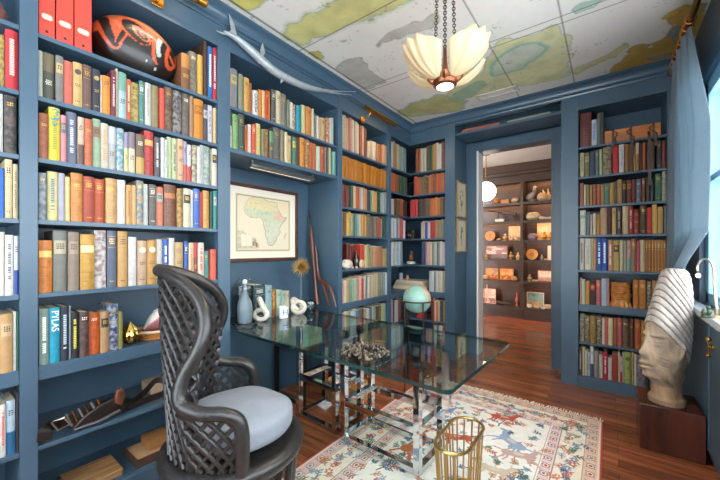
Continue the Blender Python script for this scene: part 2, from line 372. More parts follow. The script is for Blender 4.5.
# ---------------------------------------------------------------- cabinet run under the window
r = empty('window_cabinet', (.53, 1.5, 0), 'dark blue cabinet run under the window, behind the carved head', 'cabinet')
build('body', M().box(.480, WX-.002, -.9, YB-.02, .08, .862), PAINT, r)
build('plinth', M().box(.492, WX-.002, -.9, YB-.02, 0, .08), PAINT, r)
for y0 in (-.88, .02, .92, 1.82, 2.72):
    d = build('door', M().box(.462, .480, y0+.004, y0+.88, .10, .85), PAINT, r, bevel=.003)
    if y0 == 1.82 or y0 == 2.72: pass
bl = build('latch', M().lathe([(.0, 0), (.016, 0), (.016, .006), (.007, .010), (.007, .022), (0, .022)], (.462, 2.62, .72), 16, (-1, 0, 0)).beam((.446, 2.62, .755), (.446, 2.625, .67), .014, .008).ell((.445, 2.62, .76), .013).ell((.445, 2.626, .668), .010), BRASS, r)
bl['label'] = 'brass latch'
build('countertop', M().box(.422, WX-.002, -.9, YB-.02, .862, .90), mat('pale_stone', 'b9c0c4', .18, noise=.12, nscale=14, coat=.3), r, bevel=.004)
# ---------------------------------------------------------------- room beyond the doorway: shell
BROWN = wood_mat('dark_stained_oak', '2c1c14', '4a3222', .4, (3, 3, 22))
struct('wall_far', M().box(-3.6, 1.2, 6.90, 7.0, 0, 2.80), mat('far_wall_paint', '5a4034', .6))
struct('wall_far_left', M().box(-3.6, -3.5, 4.157, 6.90, 0, 2.80), WHITE)
struct('wall_far_right', M().box(1.1, 1.2, 4.157, 6.90, 0, 2.80), WHITE)
struct('ceiling_far', M().box(-3.6, 1.2, 4.10, 7.0, 2.80, 2.86), WHITE)
struct('trim_2', M().box(-3.5, 1.1, 6.42, 6.50, 2.66, 2.80).box(-3.5, 1.1, 6.44, 6.50, 2.60, 2.66), BROWN, bevel=.006)
# ---------------------------------------------------------------- books
NAMED = dict([('cream', 'e8dcc0'), ('white', 'f0f0ec'), ('pale grey', 'c8cac6'), ('grey', '8e8e8a'), ('dark grey', '4e4e4e'), ('black', '242424'), ('brown', '75523c'), ('dark brown', '42302a'), ('tan', 'c69c6c'), ('orange', 'dd8a34'), ('rust', 'b2603a'), ('red', 'cc3438'), ('coral', 'e07860'), ('maroon', '702c2a'), ('pink', 'dfa2a2'), ('yellow', 'e6d258'), ('gold', 'c8a24e'), ('olive', '8c8a58'), ('green', '4c7c50'), ('pale green', 'bccfae'), ('dark green', '2f5140'), ('teal', '4c8a86'), ('pale blue', 'b4cfdc'), ('blue', '3a66b4'), ('navy', '2a3446'), ('cyan', '22a8c4'), ('slate', '6e7886'), ('lilac', 'b9b4c6'), ('peach', 'e8bc98'), ('taupe', 'a48e78')])
def cname(h):
    c = rgb(h); return min(NAMED, key=lambda k: float((((rgb(NAMED[k])-c)*np.array([1.1, 1.3, 1.]))**2).sum()))
ONES = 'first second third fourth fifth sixth seventh eighth ninth tenth eleventh twelfth thirteenth fourteenth fifteenth sixteenth seventeenth eighteenth nineteenth twentieth'.split()
def ordinal(n):
    if n <= 20: return ONES[n-1]
    if n < 30: return 'twenty-'+ONES[n-21]
    if n == 30: return 'thirtieth'
    return 'thirty-'+ONES[n-31]
PAGES = mat('page_edges', 'd9cba8', .8, noise=.18, nscale=160)
GOLD = mat('gilt', 'd0a850', .35, .6); DARKINK = mat('dark_ink', '33302e', .6); PALEINK = mat('pale_ink', 'e6dfcb', .6)
def lum(h): c = rgb(h); return .3*c[0]+.59*c[1]+.11*c[2]
def tone(h, k=.80):
    c = rgb(h); g = c.mean(); c = (g+(c-g)*1.06)*k; return '%02x%02x%02x' % tuple(int(round(x*255)) for x in np.clip(c, 0, 1))
def bookmat(c, style, c2):
    c = tone(c); c2 = tone(c2) if c2 else None
    if style == 'o': return mat('patterned_cover', c, .5, col2=c2 or '4a4038', nscale=55, bump=.15)
    if style == 'b': return mat('leather_cover', c, .4, noise=.22, nscale=45, bump=.25, bscale=400)
    return mat('cloth_cover', c, .62, noise=.12, nscale=35, bump=.12, bscale=600)
class Spine:
    def __init__(s, ax, off, a0, a1, z0, h, d):
        s.ax, s.off, s.a0, s.a1, s.z0, s.h, s.d = ax, off, a0, a1, z0, h, d; s.w = a1-a0; s.b = min(.007, .16*s.w)
    def pt(s, a, dd, z): return Vector((XL-s.off-dd, a, z)) if s.ax == 'L' else Vector((a, YB+s.off+dd, z))
    def arc(s, t, o=0.): return s.a0+s.w*t, s.b*(1-math.sin(PI*t))-o
    def patch(s, m, t0, t1, f0, f1, o=.0006, n=6, wrap=False):
        P = []
        for i in range(n+1):
            a, dd = s.arc(t0+(t1-t0)*i/n, o); P.append((a, dd))
        z0, z1 = s.z0+s.h*f0, s.z0+s.h*f1; k = n+1
        vs = [s.pt(a, dd, z) for z in (z0, z1) for a, dd in P]+[s.pt(a, dd+o+.0008, z) for z in (z0, z1) for a, dd in P]
        fs = [(i, i+1, k+i+1, k+i) for i in range(n)]+[(2*k+i, 3*k+i, 3*k+i+1, 2*k+i+1) for i in range(n)]
        fs += [(i, 2*k+i, 2*k+i+1, i+1) for i in range(n)]+[(k+i, k+i+1, 3*k+i+1, 3*k+i) for i in range(n)]
        fs += [(0, k, 3*k, 2*k), (n, 2*k+n, 3*k+n, k+n)]
        m.add(vs, fs)
def book(ax, off, a0, a1, z0, h, d, c, style, c2, label, group):
    s = Spine(ax, off, a0, a1, z0, h, d); t = .0022 if s.w > .012 else .0012
    P = [(a0, d), (a0, s.b+.001)]+[s.arc(i/8) for i in range(9)]+[(a1, s.b+.001), (a1, d), (a1-t, d), (a1-t, s.b+t), (a0+t, s.b+t), (a0+t, d)]
    m = M(); m.prism([s.pt(a, dd, z0) for a, dd in P], (0, 0, h))
    bk = build('book', m, bookmat(c, style, c2), ang=.7); tag(bk, label, 'book', group)
    e = .003
    m = M(); p, q = s.pt(a0+t, s.b+t+.0005, z0+e), s.pt(a1-t, d-.004, z0+h-e)
    m.box(min(p.x, q.x), max(p.x, q.x), min(p.y, q.y), max(p.y, q.y), z0+e, z0+h-e); build('pages', m, PAGES, bk, smooth=False)
    rnd = random.Random(int(a0*1e4)+int(z0*100)); dark = lum(c) < .55
    ink = (GOLD if rnd.random() < .7 else PALEINK) if dark else DARKINK
    if s.w < .011: style = 't' if style in 'pbv' else style
    L = M()
    def words(f, n, t0=.2, t1=.8, hh=.022):
        k = max(2, int((t1-t0)*s.w/.0055)); 
        for r in range(n):
            ff = f-r*hh*1.7; x = t0+rnd.random()*.08; 
            for i in range(k):
                x1 = min(t1, x+(t1-t0)/k*rnd.uniform(.45, .75)); s.patch(L, x, x1, ff, ff+hh, .0005, 1); x += (t1-t0)/k
                if x >= t1: break
    if style == 'b':
        B = M(); zr = [(.10, .0004)]
        for f in (.16, .32, .49, .655, .82): zr += [(f-.013, .0004), (f-.009, .0018), (f+.009, .0018), (f+.013, .0004)]
        zr.append((.88, .0004)); vs = [s.pt(*s.arc(.02+.96*i/6, o), s.z0+s.h*f) for f, o in zr for i in range(7)]
        B.add(vs, [(j*7+i, j*7+i+1, (j+1)*7+i+1, (j+1)*7+i) for j in range(len(zr)-1) for i in range(6)])
        build('raised_bands', B, bookmat(c, 'b', None), bk)
        if c2: lb = M(); s.patch(lb, .06, .94, .675, .80, .0009); build('title_label', lb, mat('label_leather', c2, .5), bk)
        words(.755, 2, .22, .8, .018)
        for f in (.13, .19, .29, .35, .46, .52, .62, .69, .79, .85): s.patch(L, .05, .95, f-.002, f+.002, .0004, 4)
        ink = GOLD
    elif style == 'l':
        lb = M(); s.patch(lb, .08, .92, .62, .84, .0006); build('title_label', lb, mat('paper_label', tone(c2), .6), bk)
        ink = DARKINK if lum(c2) > .5 else GOLD
        if s.w > .014:
            L2 = M(); L, Lk = L2, L
            words(.77, 3, .2, .8, .02)
            for i, p in enumerate(L.v): L.v[i] = tuple(Vector(p)+(Vector((.0012, 0, 0)) if ax == 'L' else Vector((0, -.0012, 0))))
    elif style == 'p': words(.84, 3); words(.1, 1, .25, .75, .016); [s.patch(L, .04, .96, f, f+.004, .0004, 4) for f in (.9, .7)]
    elif style == 'v':
        f = .85; ink = mat('ink', c2, .6) if c2 else ink
        while f > .22:
            l = rnd.uniform(.015, .03); s.patch(L, .32, .68, f-l, f, .0005, 2); f -= l+.012
            if rnd.random() < .12: f -= .04
    elif style == 'j': lb = M(); s.patch(lb, .01, .99, .004, .42, .0006); build('jacket_foot', lb, mat('jacket', tone(c2), .45), bk); words(.8, 3)
    elif style == 'u': lb = M(); s.patch(lb, .01, .99, .60, .996, .0006); build('jacket_top', lb, mat('jacket', tone(c2), .45), bk); words(.4, 3)
    elif style == 'c':
        lb = M(); a, dd = s.arc(.5, .001); ctr = s.pt(a, dd, z0+h*.79); lb.lathe([(0, .0012), (min(s.w*.36, .018), .0008), (min(s.w*.36, .018), -.001)], ctr, 20, (1, 0, 0) if ax == 'L' else (0, -1, 0)); build('emblem', lb, mat('emblem', tone(c2), .5), bk); words(.5, 2); words(.12, 1)
    elif style == 'o' and s.w > .014: words(.86, 2)
    if L.v: build('title_lettering', L, ink, bk, smooth=False)
    return bk
BW = {'p': 'clothbound {c} book', 'b': '{c} leather book with ridged spine', 'l': '{c} book with {d} label', 'v': '{c} book with lengthwise title', 'j': '{c} book with {d} foot', 'u': '{c} book with {d} top', 'c': '{c} book with round emblem', 'o': 'patterned {c} book', 't': 'plain {c} book'}
ROWS = [
('L', 1, 'first row of the leftmost bookcase', -.5, '0-5 34 c0a050 o 7a6a40;5.4-18.6 24 d8343e v f0c0b0'),
('L', 2, 'second row of the leftmost bookcase', -.5, '0-3.6 92 c8c8c0 t;4.4-17 90 2e2a2c o 6a5a50'),
('L', 3, 'third row of the leftmost bookcase', -.5, '0-4.6 168 2f6cc0 t;5-12.6 159 e6cfa4 p;13-18.4 164 dcc8a0 v 8a6a4a'),
('L', 4, 'fourth row of the leftmost bookcase', -.5, '0-4.9 232 e4dccb t;5.2-13.6 235 ebe8e2 v 5a5a60;14-18.9 236 e2e2e4 j 2a4a9c'),
('L', 5, 'fifth row of the leftmost bookcase', -.5, '0-12.6 314 cfa56e l e0bd8c;13-16.6 308 ece8e0 v c03a30;16.9-18.2 309 2f7a62 t'),
('L', 6, 'sixth row of the leftmost bookcase', -.5, '0-6 405 e8e2d8 v c83a3a;6.4-15.6 401 c4dae6 j 2f6f9c;16.4-18.4 392 3a3a40 t'),
('L', 0, 'beside the black carved mask', 0, '181.5-190.3 54 8a5a3c u c48a4a;190.6-198 51.5 8f877a o 6e665a;198.2-203.3 55 dfae55 t;203.5-207.2 38.5 4a3026 t;207.6-212.3 47 2f72c0 v f0f0f0;213-218.3 48.5 d3303a v f0e0d8'),
('L', 1, 'shelf just below the red files', 0, '38.4-43 50.3 bfc5b8 t;43.5-55 52.5 5d5d50 u 85775a;55.7-63.5 56 8b8780 l d8bf86;63.8-73 61 dd7260 t;73.3-82.9 62.5 dab877 c 5a5048;83.2-92.2 65 765850 p;92.6-100.3 69.5 333a46 c c8a860;100.5-102.2 75 ecd8c8 t;102.4-110.6 76 e89a3e p;110.8-115.8 71 7c3546 v d8b8b8;116-117.9 68.5 e6d2b0 t;118.2-126.3 73 b5cdce u 7fae9c;126.6-131 79.3 d86a48 v f0c8a0;131.4-139.3 82.3 c9b168 o 8a8048;139.8-145.5 80.7 5f9188 p;145.8-151.6 82.7 e4ddd2 v 8a8a8a;151.9-159.2 85.3 988e66 t;159.6-164.2 88.7 e65c46 t;164.6-172.3 88 86684e o 4e3a2c;172.9-181.9 91.3 a29a94 o 34343a;182.7-189.8 93.7 7b6d62 o 5e5248;190-193.7 96 b08a6c t;194-203.2 99.6 dd9133 l b0661e;203.8-208.3 104 57525a l d0d0d0;208.6-213.2 105 e2dde2 v 6a6a70;213.6-217.4 108 e0c494 t'),
('L', 2, 'second shelf below the red files', 0, '38.5-48.3 113.7 a8603e b;48.6-60 107.7 ead84c v 8a8a30;60.5-66.2 115.6 e5979a l 6a7a86;66.9-77 112.2 767c90 v b8bcc8;77.8-83.9 117.5 dfc4ac j 6a4a44;84.2-92.2 119.4 cf7048 b;92.9-100.9 119 a9c6a2 l a87a68;101.2-108.6 123 e2d5c2 v c88a50;108.9-116.9 126 cbc8c2 u d8d6d2;117.3-124.2 128 62a0b4 o d8d4d0;124.5-128.6 132.3 e4e0a0 u 9a92b4;128.9-135.6 132.3 e7d8b8 u 8a7a86;135.9-144.2 134.7 7b6450 j c8a860;144.6-154 130 c6413c b d09a5a;154.5-160.3 137.3 615c60 v c8c0b0;160.7-164.1 138 e6e6e6 t;164.3-167.2 140 d8dcd4 v 8a8a8a;167.4-171.9 137 cdd9a6 t;172.2-177.3 138.4 d5dbae v 4a4a3c;177.6-183.6 138.4 e9bc98 c c07a48;184-187.4 141.3 b6b0ca j d0604a;187.7-191.6 144.7 e8e2e0 j c84a4a;192-196.7 145.3 8a7a5c o d8d0b8;197-200.8 146.7 e8e8e4 t;201-204.2 143.7 d6d0cc v 8a8a86;204.7-211 145.3 8ea496 o c8d0c8;211.8-217.8 149.3 e2d9c6 l 3a3438'),
('L', 3, 'third shelf below the red files', 0, '38.5-46.9 173 6a7480 o a8acb0;47.7-58.4 171.3 ece09a v 5a6a8a;58.7-65.3 173 bcb8c6 t;65.6-70.6 176.5 ecdc9c t;71.2-83.3 173 d9903f b;83.8-94.6 176.5 b6523c p;94.9-105.4 179 bd5836 p;106-116.9 178.5 dcab6e b;117.3-125.8 180 ebe3da t;126.1-131.3 185.3 d9a868 v 8a5a30;131.6-136.2 185.3 e2bb84 t;136.6-143.8 180.7 64889a o d0a878;144.1-148.7 184 d8dcd4 t;149.1-156.4 184.7 6c6862 p;157-163.9 187 e58e70 l b8c4bc;164.5-176.6 184.7 7e4a32 b a8663c;177-182.6 188.7 c49a5c o 8a6a3a;183.2-190.6 188.7 ddd5bc l 42383c;191-193.3 190 e8e4dc t;193.6-199.9 188.7 4e7ac6 p;200.3-202.9 192 bc4040 t;203.5-209.9 190.7 d8a254 b;210.5-212.9 192 2f5548 t;213.3-217.8 191.3 4b9088 l c0ccc8'),
('L', 4, 'shelf behind the chair top', 0, '38.6-52.7 240.3 dd8328 b e8b060;53.5-67.7 230.7 8b8a80 l cfc4a4;68.2-79 232 988777 l b49f88;80-94.5 234.5 d2a040 b e8cf8a;95.2-107.1 230.4 a08a80 o e6dedc;107.8-117.3 230.7 636d80 p;118-127.5 231.3 d3a668 p;128.5-136.9 237 e9e6e0 t;138-147.5 240.7 d6b595 c f0e2c8;147.8-156.8 240.4 cf9d55 c f4e6c4;157.1-163 239.3 cfc8bc t;163.3-169 239.3 3a62b4 v e8e8f0;169.3-175 238 e6e0d4 t;175.3-183.6 242.3 cfae7c c b89664;184.3-188.5 241.3 4666ae p;188.9-194.1 242.7 e2cfac v a86a4a;194.5-197.9 242.7 9a4a42 u d03030;198.3-204.5 242.7 e6d8c6 v c84438;205.4-209.7 251 559894 p;210.5-216.2 249.3 e66a52 p'),
('L', 5, 'shelf with the conch shell', 0, '39-49 302.3 8aa096 v e8ede4;49.4-59.7 304.3 21a6c2 t;60.3-68.9 301.8 25303f v b8c4d0;69.1-71 303 b6c6dc t;71.2-79 312.7 24262c v d8cf4a;79.4-89.2 311.8 463632 o 6a5048;89.8-100.1 313.5 e06a2a o c85820;100.4-108.9 311.8 bf9a6c l 3e3430;109.2-118.6 304.3 2a4474 o c8ccd4;119-123.4 311.8 98924a t'),
('L', 0, 'upper row above the map', 0, '228.8-231.3 68.4 e0a888 t;232-238.4 68.4 96989c l d8cc84;238.7-243.6 74.3 8b9078 t;243.9-249.2 78 d9a85c p;249.4-252.4 82.8 c06a38 t;252.9-258.4 91 e8e4de t;258.6-261.5 90 e0842c t;261.7-264.6 91 ecc088 t;264.8-268.4 91 d04a2c p;268.6-270.9 91.2 e39a48 t;271.3-275.7 90 5a5650 p;276-281 91.3 e3cfa8 p;281.4-287.2 93.8 8f867c p;287.4-289.9 100 7f8a74 t;290.1-292.9 102.5 e2d8c4 t;293.1-296.3 104 a8683e o e0d0c0;296.8-300.6 105.6 2aa4c0 t;300.8-302.4 105.5 4a8a60 t;302.6-306.2 105 e4d4a4 t;306.4-311.8 106.9 e0904a p;312-313.7 109 ecd8b8 t;313.9-316.4 113 8e9290 t;316.6-318.2 116 eae4da t;318.4-321.3 117.5 cfa978 t;321.6-325.9 118 dfbf8c p;326.4-329.8 118 b05a38 o e0c0a0;330-331.4 118 eae2d2 t;331.6-334 118 c2d6c8 t'),
('L', 1, 'lower row above the map', 0, '228.9-232.7 110 dcd8c4 u 4a4644;233-238.4 114.4 8fbc78 b;238.7-244.9 113 46584a p;245.2-246.7 125 c4603c t;246.9-248.4 130 e08a38 t;248.6-251.7 124.4 e6e0da t;251.9-255.5 124.8 d9583c p;255.8-257.2 126 e49a48 t;257.4-261.5 123.5 e6d594 v b89848;261.7-265 129.4 87865a t;265.3-269.7 129 7d5e4a o c87a50;270-274.2 131.3 6c6450 u 5f9a68;274.6-280.9 126.3 6f6c64 p;281.3-284.7 130 94866e t;285-287.5 132 e6d6ac t;288-292.2 135.6 dfbd88 p;292.6-296.2 137 4f8068 l d8d068;296.8-300.2 137.5 5c4640 t;300.6-305.2 137.8 e29844 p;305.5-309.4 139.8 8a5a38 o c89858;309.8-313.1 142.5 c96a3c t;313.4-316.6 143.5 cf7040 t;317-320.8 146.3 d5dcc8 v a8a890;321.3-325.2 146.5 c65c38 p;325.5-327.2 147 8a8a86 t;327.5-329.3 147 75563c t;329.5-332.5 147.5 e6d8ac t;333-336 152 7fb8a8 t'),
('B', 0, 'shelf with the strapped box', 0, '580.2-591.3 112.8 722a22 b 5a1e1a;591.5-596.9 119.6 d4dbe4 v 3a62b0;597.2-600.7 113 75796c t;601-603.6 112 4b4e50 t'),
('B', 1, 'shelf below the strapped box', 0, '579.8-584 153 dad0a6 v 6a6450;584.4-589.2 152.5 8b8258 l d0c480;589.6-595 151 424e68 t;595.3-598.9 150 6f7274 p;599.2-602.5 149 b4c49a t;603-611.4 146.3 bda878 o 5c5038;612.8-618.5 144.4 d8322f t;618.9-624.2 143 e8e2e2 v 8a8a8a;624.8-628.7 144 a8743c t;629-633.3 143.6 7e5a36 t;633.5-635.7 145.6 eaa63c t;635.9-639.2 142.4 bb9464 u e6d8b4;639.5-642 143 74302a t;642.4-645.5 142.8 c46c38 t;646.6-650.4 142 4e3626 t;650.7-654.5 141 6c4a30 t;656.8-661.5 140.4 2e2c2c p;662-665.9 140.4 7c3028 t'),
('B', 2, 'second shelf below strapped box', 0, '579.8-583.5 183 b26a66 t;583.8-586.1 184.6 e0d2a4 t;586.4-589.3 184.8 8b865c t;589.7-592.4 185.2 c0905c t;592.8-596.4 184.3 ad5632 b;596.7-600.3 184.3 b4602f b;600.6-604.3 184.8 c59058 t;604.6-609 184.3 5a9284 p;609.8-613.8 182.6 dda84a t;614.1-616.6 181.4 6e6446 t;617.1-622 179.4 c69c66 p;622.3-626 180.4 36322c l c89a4c;626.8-631.5 180 833a24 l c0883c;631.9-635.9 179.4 762c22 t;636.4-640.9 179 6f8296 c c8d0d8;641.6-645.1 178 8a4028 p;646.1-649.8 177 53432e t;650.5-653.4 184 3a3c48 t;655.1-661.5 173.5 2f6448 p;662-666.4 170.2 b8b29a o 8a8470'),
('B', 3, 'third shelf below strapped box', 0, '579.8-585.8 210.4 e2e4d4 b 6f9070;586.4-589.7 212 717c90 t;590.1-592.6 214.6 c8bca4 t;592.9-595.8 213.5 e8dcc4 t;596.1-600 214 c2903c p;600.5-606.7 206.7 d4ae86 t;607-611.8 207.5 43281e t;612.1-616 207.8 e2bc78 p;616.3-621.9 207 463a34 v a89a80;622.5-628.5 206 e0cca2 t;628.8-633.1 206 c2383c v e8c8b8;633.5-639.4 209.4 98382c c c06040;640.2-647 204.4 5e4a2c p;647.3-651.9 207.4 d3382f t;652.3-657.4 203.9 dab062 t;657.8-663.1 206.7 c99a55 t;663.8-666.6 206 6f7478 t'),
('B', 4, 'fourth shelf below strapped box', 0, '579.5-583.9 238.4 dfdad0 v 3a3a3c;584.5-590.9 237.8 e6dfcb v 8a9088;591.3-593 237.8 c4cfae t;593.2-596.3 237.4 d49a5c t;596.6-601.7 237.4 2c5cb2 v e8eef8;602-607.2 237.4 2a58ae v e8eef8;608-612.7 240 cf9a80 v f0d8c8;613.1-619.5 240.4 c8a864 l 4a3c2c;619.9-622.9 240 e4d8b4 t;623.3-626.6 240.8 b4b09c t;627-630.8 240.4 e0b0a4 j 7fb4b4;631.1-636.5 238.4 957458 p;636.8-639.6 240.8 d6586c t;640.1-644.9 240 e0cda4 t;645.3-648 240 b5793c p;648.3-651 240 b5793c p;651.3-654 240 b5793c p;654.3-657 240 b5793c p;657.3-660 240 b5793c p;660.3-663 240 b5793c p;663.3-666 240 b5793c p'),
('B', 5, 'shelf of the carved wooden face', 0, '579.8-581.6 274.4 d89a90 t;581.8-584.8 279 c0d4b8 t;585.1-589.5 281 d89a50 t;589.9-595.2 281 3a2c28 l d0503c;595.7-600.9 280.3 c46468 p;601.4-606.7 274 b4d0e0 t;607-609.3 274.4 cf8a84 t;633.2-638.7 280 ca8038 c e0a860;639.1-645.9 280 cf8a3c c e4b068;646.9-651.4 281.6 4a4642 o a89a80;652.2-658.4 280 b9864e t;659.1-666 279.6 b2705a p'),
('B', 6, 'shelf below the carved wooden face', 0, '579.8-584.5 314.3 a8a496 o 5c584c;584.9-589.7 315.8 4a4236 o a89870;590.1-595.9 316 a8884a b;596.5-601.5 316.9 38322c o a89a78;601.8-605.1 318.2 e4d0cc t;605.3-607.8 318.2 dc6a44 t;608-612.9 318.4 e6d6b4 t;613.3-616.9 318.2 a8683a t;617.2-621.9 318.2 c25a68 p;622.3-628.6 320 7c6238 o 5a4628;629.4-634.1 320.4 5c3222 b;634.7-640.7 320.4 b4602a p;641.1-645.1 321 c08a44 b;645.8-651.6 322.4 302824 b;652-657 322.4 7a5a3c p;657.4-662 322.4 5a4030 t'),
('B', 7, 'bottom shelf right of the doorway', 0, '579-581.9 347.8 3c3a38 v c8c0b0;582.3-584.8 347 e0cfa4 t;585-587.1 350 e8e0cc t;587.4-589.9 352.4 d2dae2 v 3a5a8a;590.2-593.7 346 e8eaee j 33486c;594.1-598.4 351 a8a098 t;598.8-602.8 355 e4dace t;603.2-607.5 352.6 c9203c v f0d8d8;608-611.9 358 e6e2da t;612.2-617.9 355 a8402a t;618.2-620 352 e0cca4 t;620.2-622.6 357 e4dcd8 j b83038;622.8-623.8 353 ece6d8 t;624.2-630.9 352.4 a5b668 c 5a6a3a;631.5-633.3 350 dab888 t;634.2-636.5 354 e8e2d4 t;636.8-645.1 355.6 9a9298 o 5c585c;645.6-649.6 357 3c2c2c t;650.2-653.5 365 e2cda4 j 2c8a98;653.9-656.3 366 e6e2d2 t;656.8-661.9 366 5a6470 t'),
]
ALLB = []
for ax, si, row, xoff, data in ROWS:
    z0 = SH[si]; n = 0; rof = random.Random(si*7+len(data))
    for e in data.split(';'):
        off = .012; q = e.split(); x0, x1 = map(float, q[0].split('-')); n += 1
        f = (lambda x, y: onX(x, y, XL-off)) if ax == 'L' else (lambda x, y: onY(x, y, YB+off))
        p0, p1, pt = f(x0, 240), f(x1, 240), f((x0+x1)/2, float(q[1]))
        a0, a1 = (p0.y, p1.y) if ax == 'L' else (p0.x, p1.x)
        top = .275 if si == 0 else (.24 if si not in (5, 6) else (.27 if si == 5 else .31))
        lim = {0: .335, 1: .246, 2: .24, 3: .243, 4: .29, 5: .245, 6: .27, 7: .278}[si]
        h = max(.10, min(lim, pt.z-z0)); a0 += .0004; a1 -= .0004
        for lo_, hi_ in (((-.6, .247), (.303, 1.123), (1.206, 2.278)) if ax == 'L' else ((-.218, .383),)):
            if lo_-.06 < (a0+a1)/2 < hi_+.06: a0, a1 = max(a0, lo_+.0012), min(a1, hi_-.0012)
        ALLB.append([(x1-x0)*h, ax, max(.005, rof.gauss(.013, .006)), a0, a1, z0, h, q[2], q[3], q[4] if len(q) > 4 else None, row, n])
ALLB.sort(key=lambda b: -b[0]); BIG = {id(b) for b in ALLB[:322]}
REST = []
ALLB_BOOKS = {}
YEL = ('second shelf below the red files', 2)
for b in ALLB:
    _, ax, off, a0, a1, z0, h, c, st, c2, row, n = b
    d = min(.26, max(.11, h*.70)); d -= random.random()*.012
    if id(b) not in BIG: REST.append((ax, off, a0, a1, z0, h, d, c)); continue
    words = BW[st].format(c=cname(c), d=cname(c2) if c2 else '')
    ALLB_BOOKS[(row, n)] = book(ax, off, a0, a1, z0+.0002, h, d, c, st, c2, f'{words}, {ordinal(n)} from left, {row}', f'books: {row}')
# lettering that can be read
def spine_text(key, body, size, col, fz):
    bk = ALLB_BOOKS.get(key)
    if bk is None: return
    o = WO[bk.name]; h = bk.dimensions.z if bk.dimensions.z else .2
    me = bk.data; xs = [v.co.x for v in me.vertices]; zs = [v.co.z for v in me.vertices]
    p = Vector((o.x+max(xs)+.0006, o.y, o.z+max(zs)*fz))
    build('title_lettering', text_mesh(body, size, p, (0, 0, -1) if body != 'MEXICO' else (0, 0, 1), (0, 1, 0) if body != 'MEXICO' else (0, -1, 0)), mat('ink', col, .6), bk, smooth=False)
spine_text(('shelf with the conch shell', 2), 'PYLAS', .034, 'f2f6f6', .76)
bk = ALLB_BOOKS.get(YEL)
if bk is not None:
    xs = max(v.co.x for v in bk.data.vertices); hh = max(v.co.z for v in bk.data.vertices); o = WO[bk.name]; mm = M()
    for pts in ([(-.010, .95), (.004, .97), (.012, .93), (.004, .90), (.012, .86)], [(-.012, .80), (-.004, .76), (.002, .81), (.008, .76), (.013, .82)], [(-.008, .72), (.0, .66), (.009, .71)]):
        mm.tube(spline([Vector((o.x+xs-.0006, o.y+y_, o.z+hh*f_)) for y_, f_ in pts], 14), .0024, 6)
    build('title_lettering', mm, mat('ink', '1f7fae', .6), bk)
spine_text(('upper row above the map', 6), 'MEXICO', .034, '2c2a2c', .5)
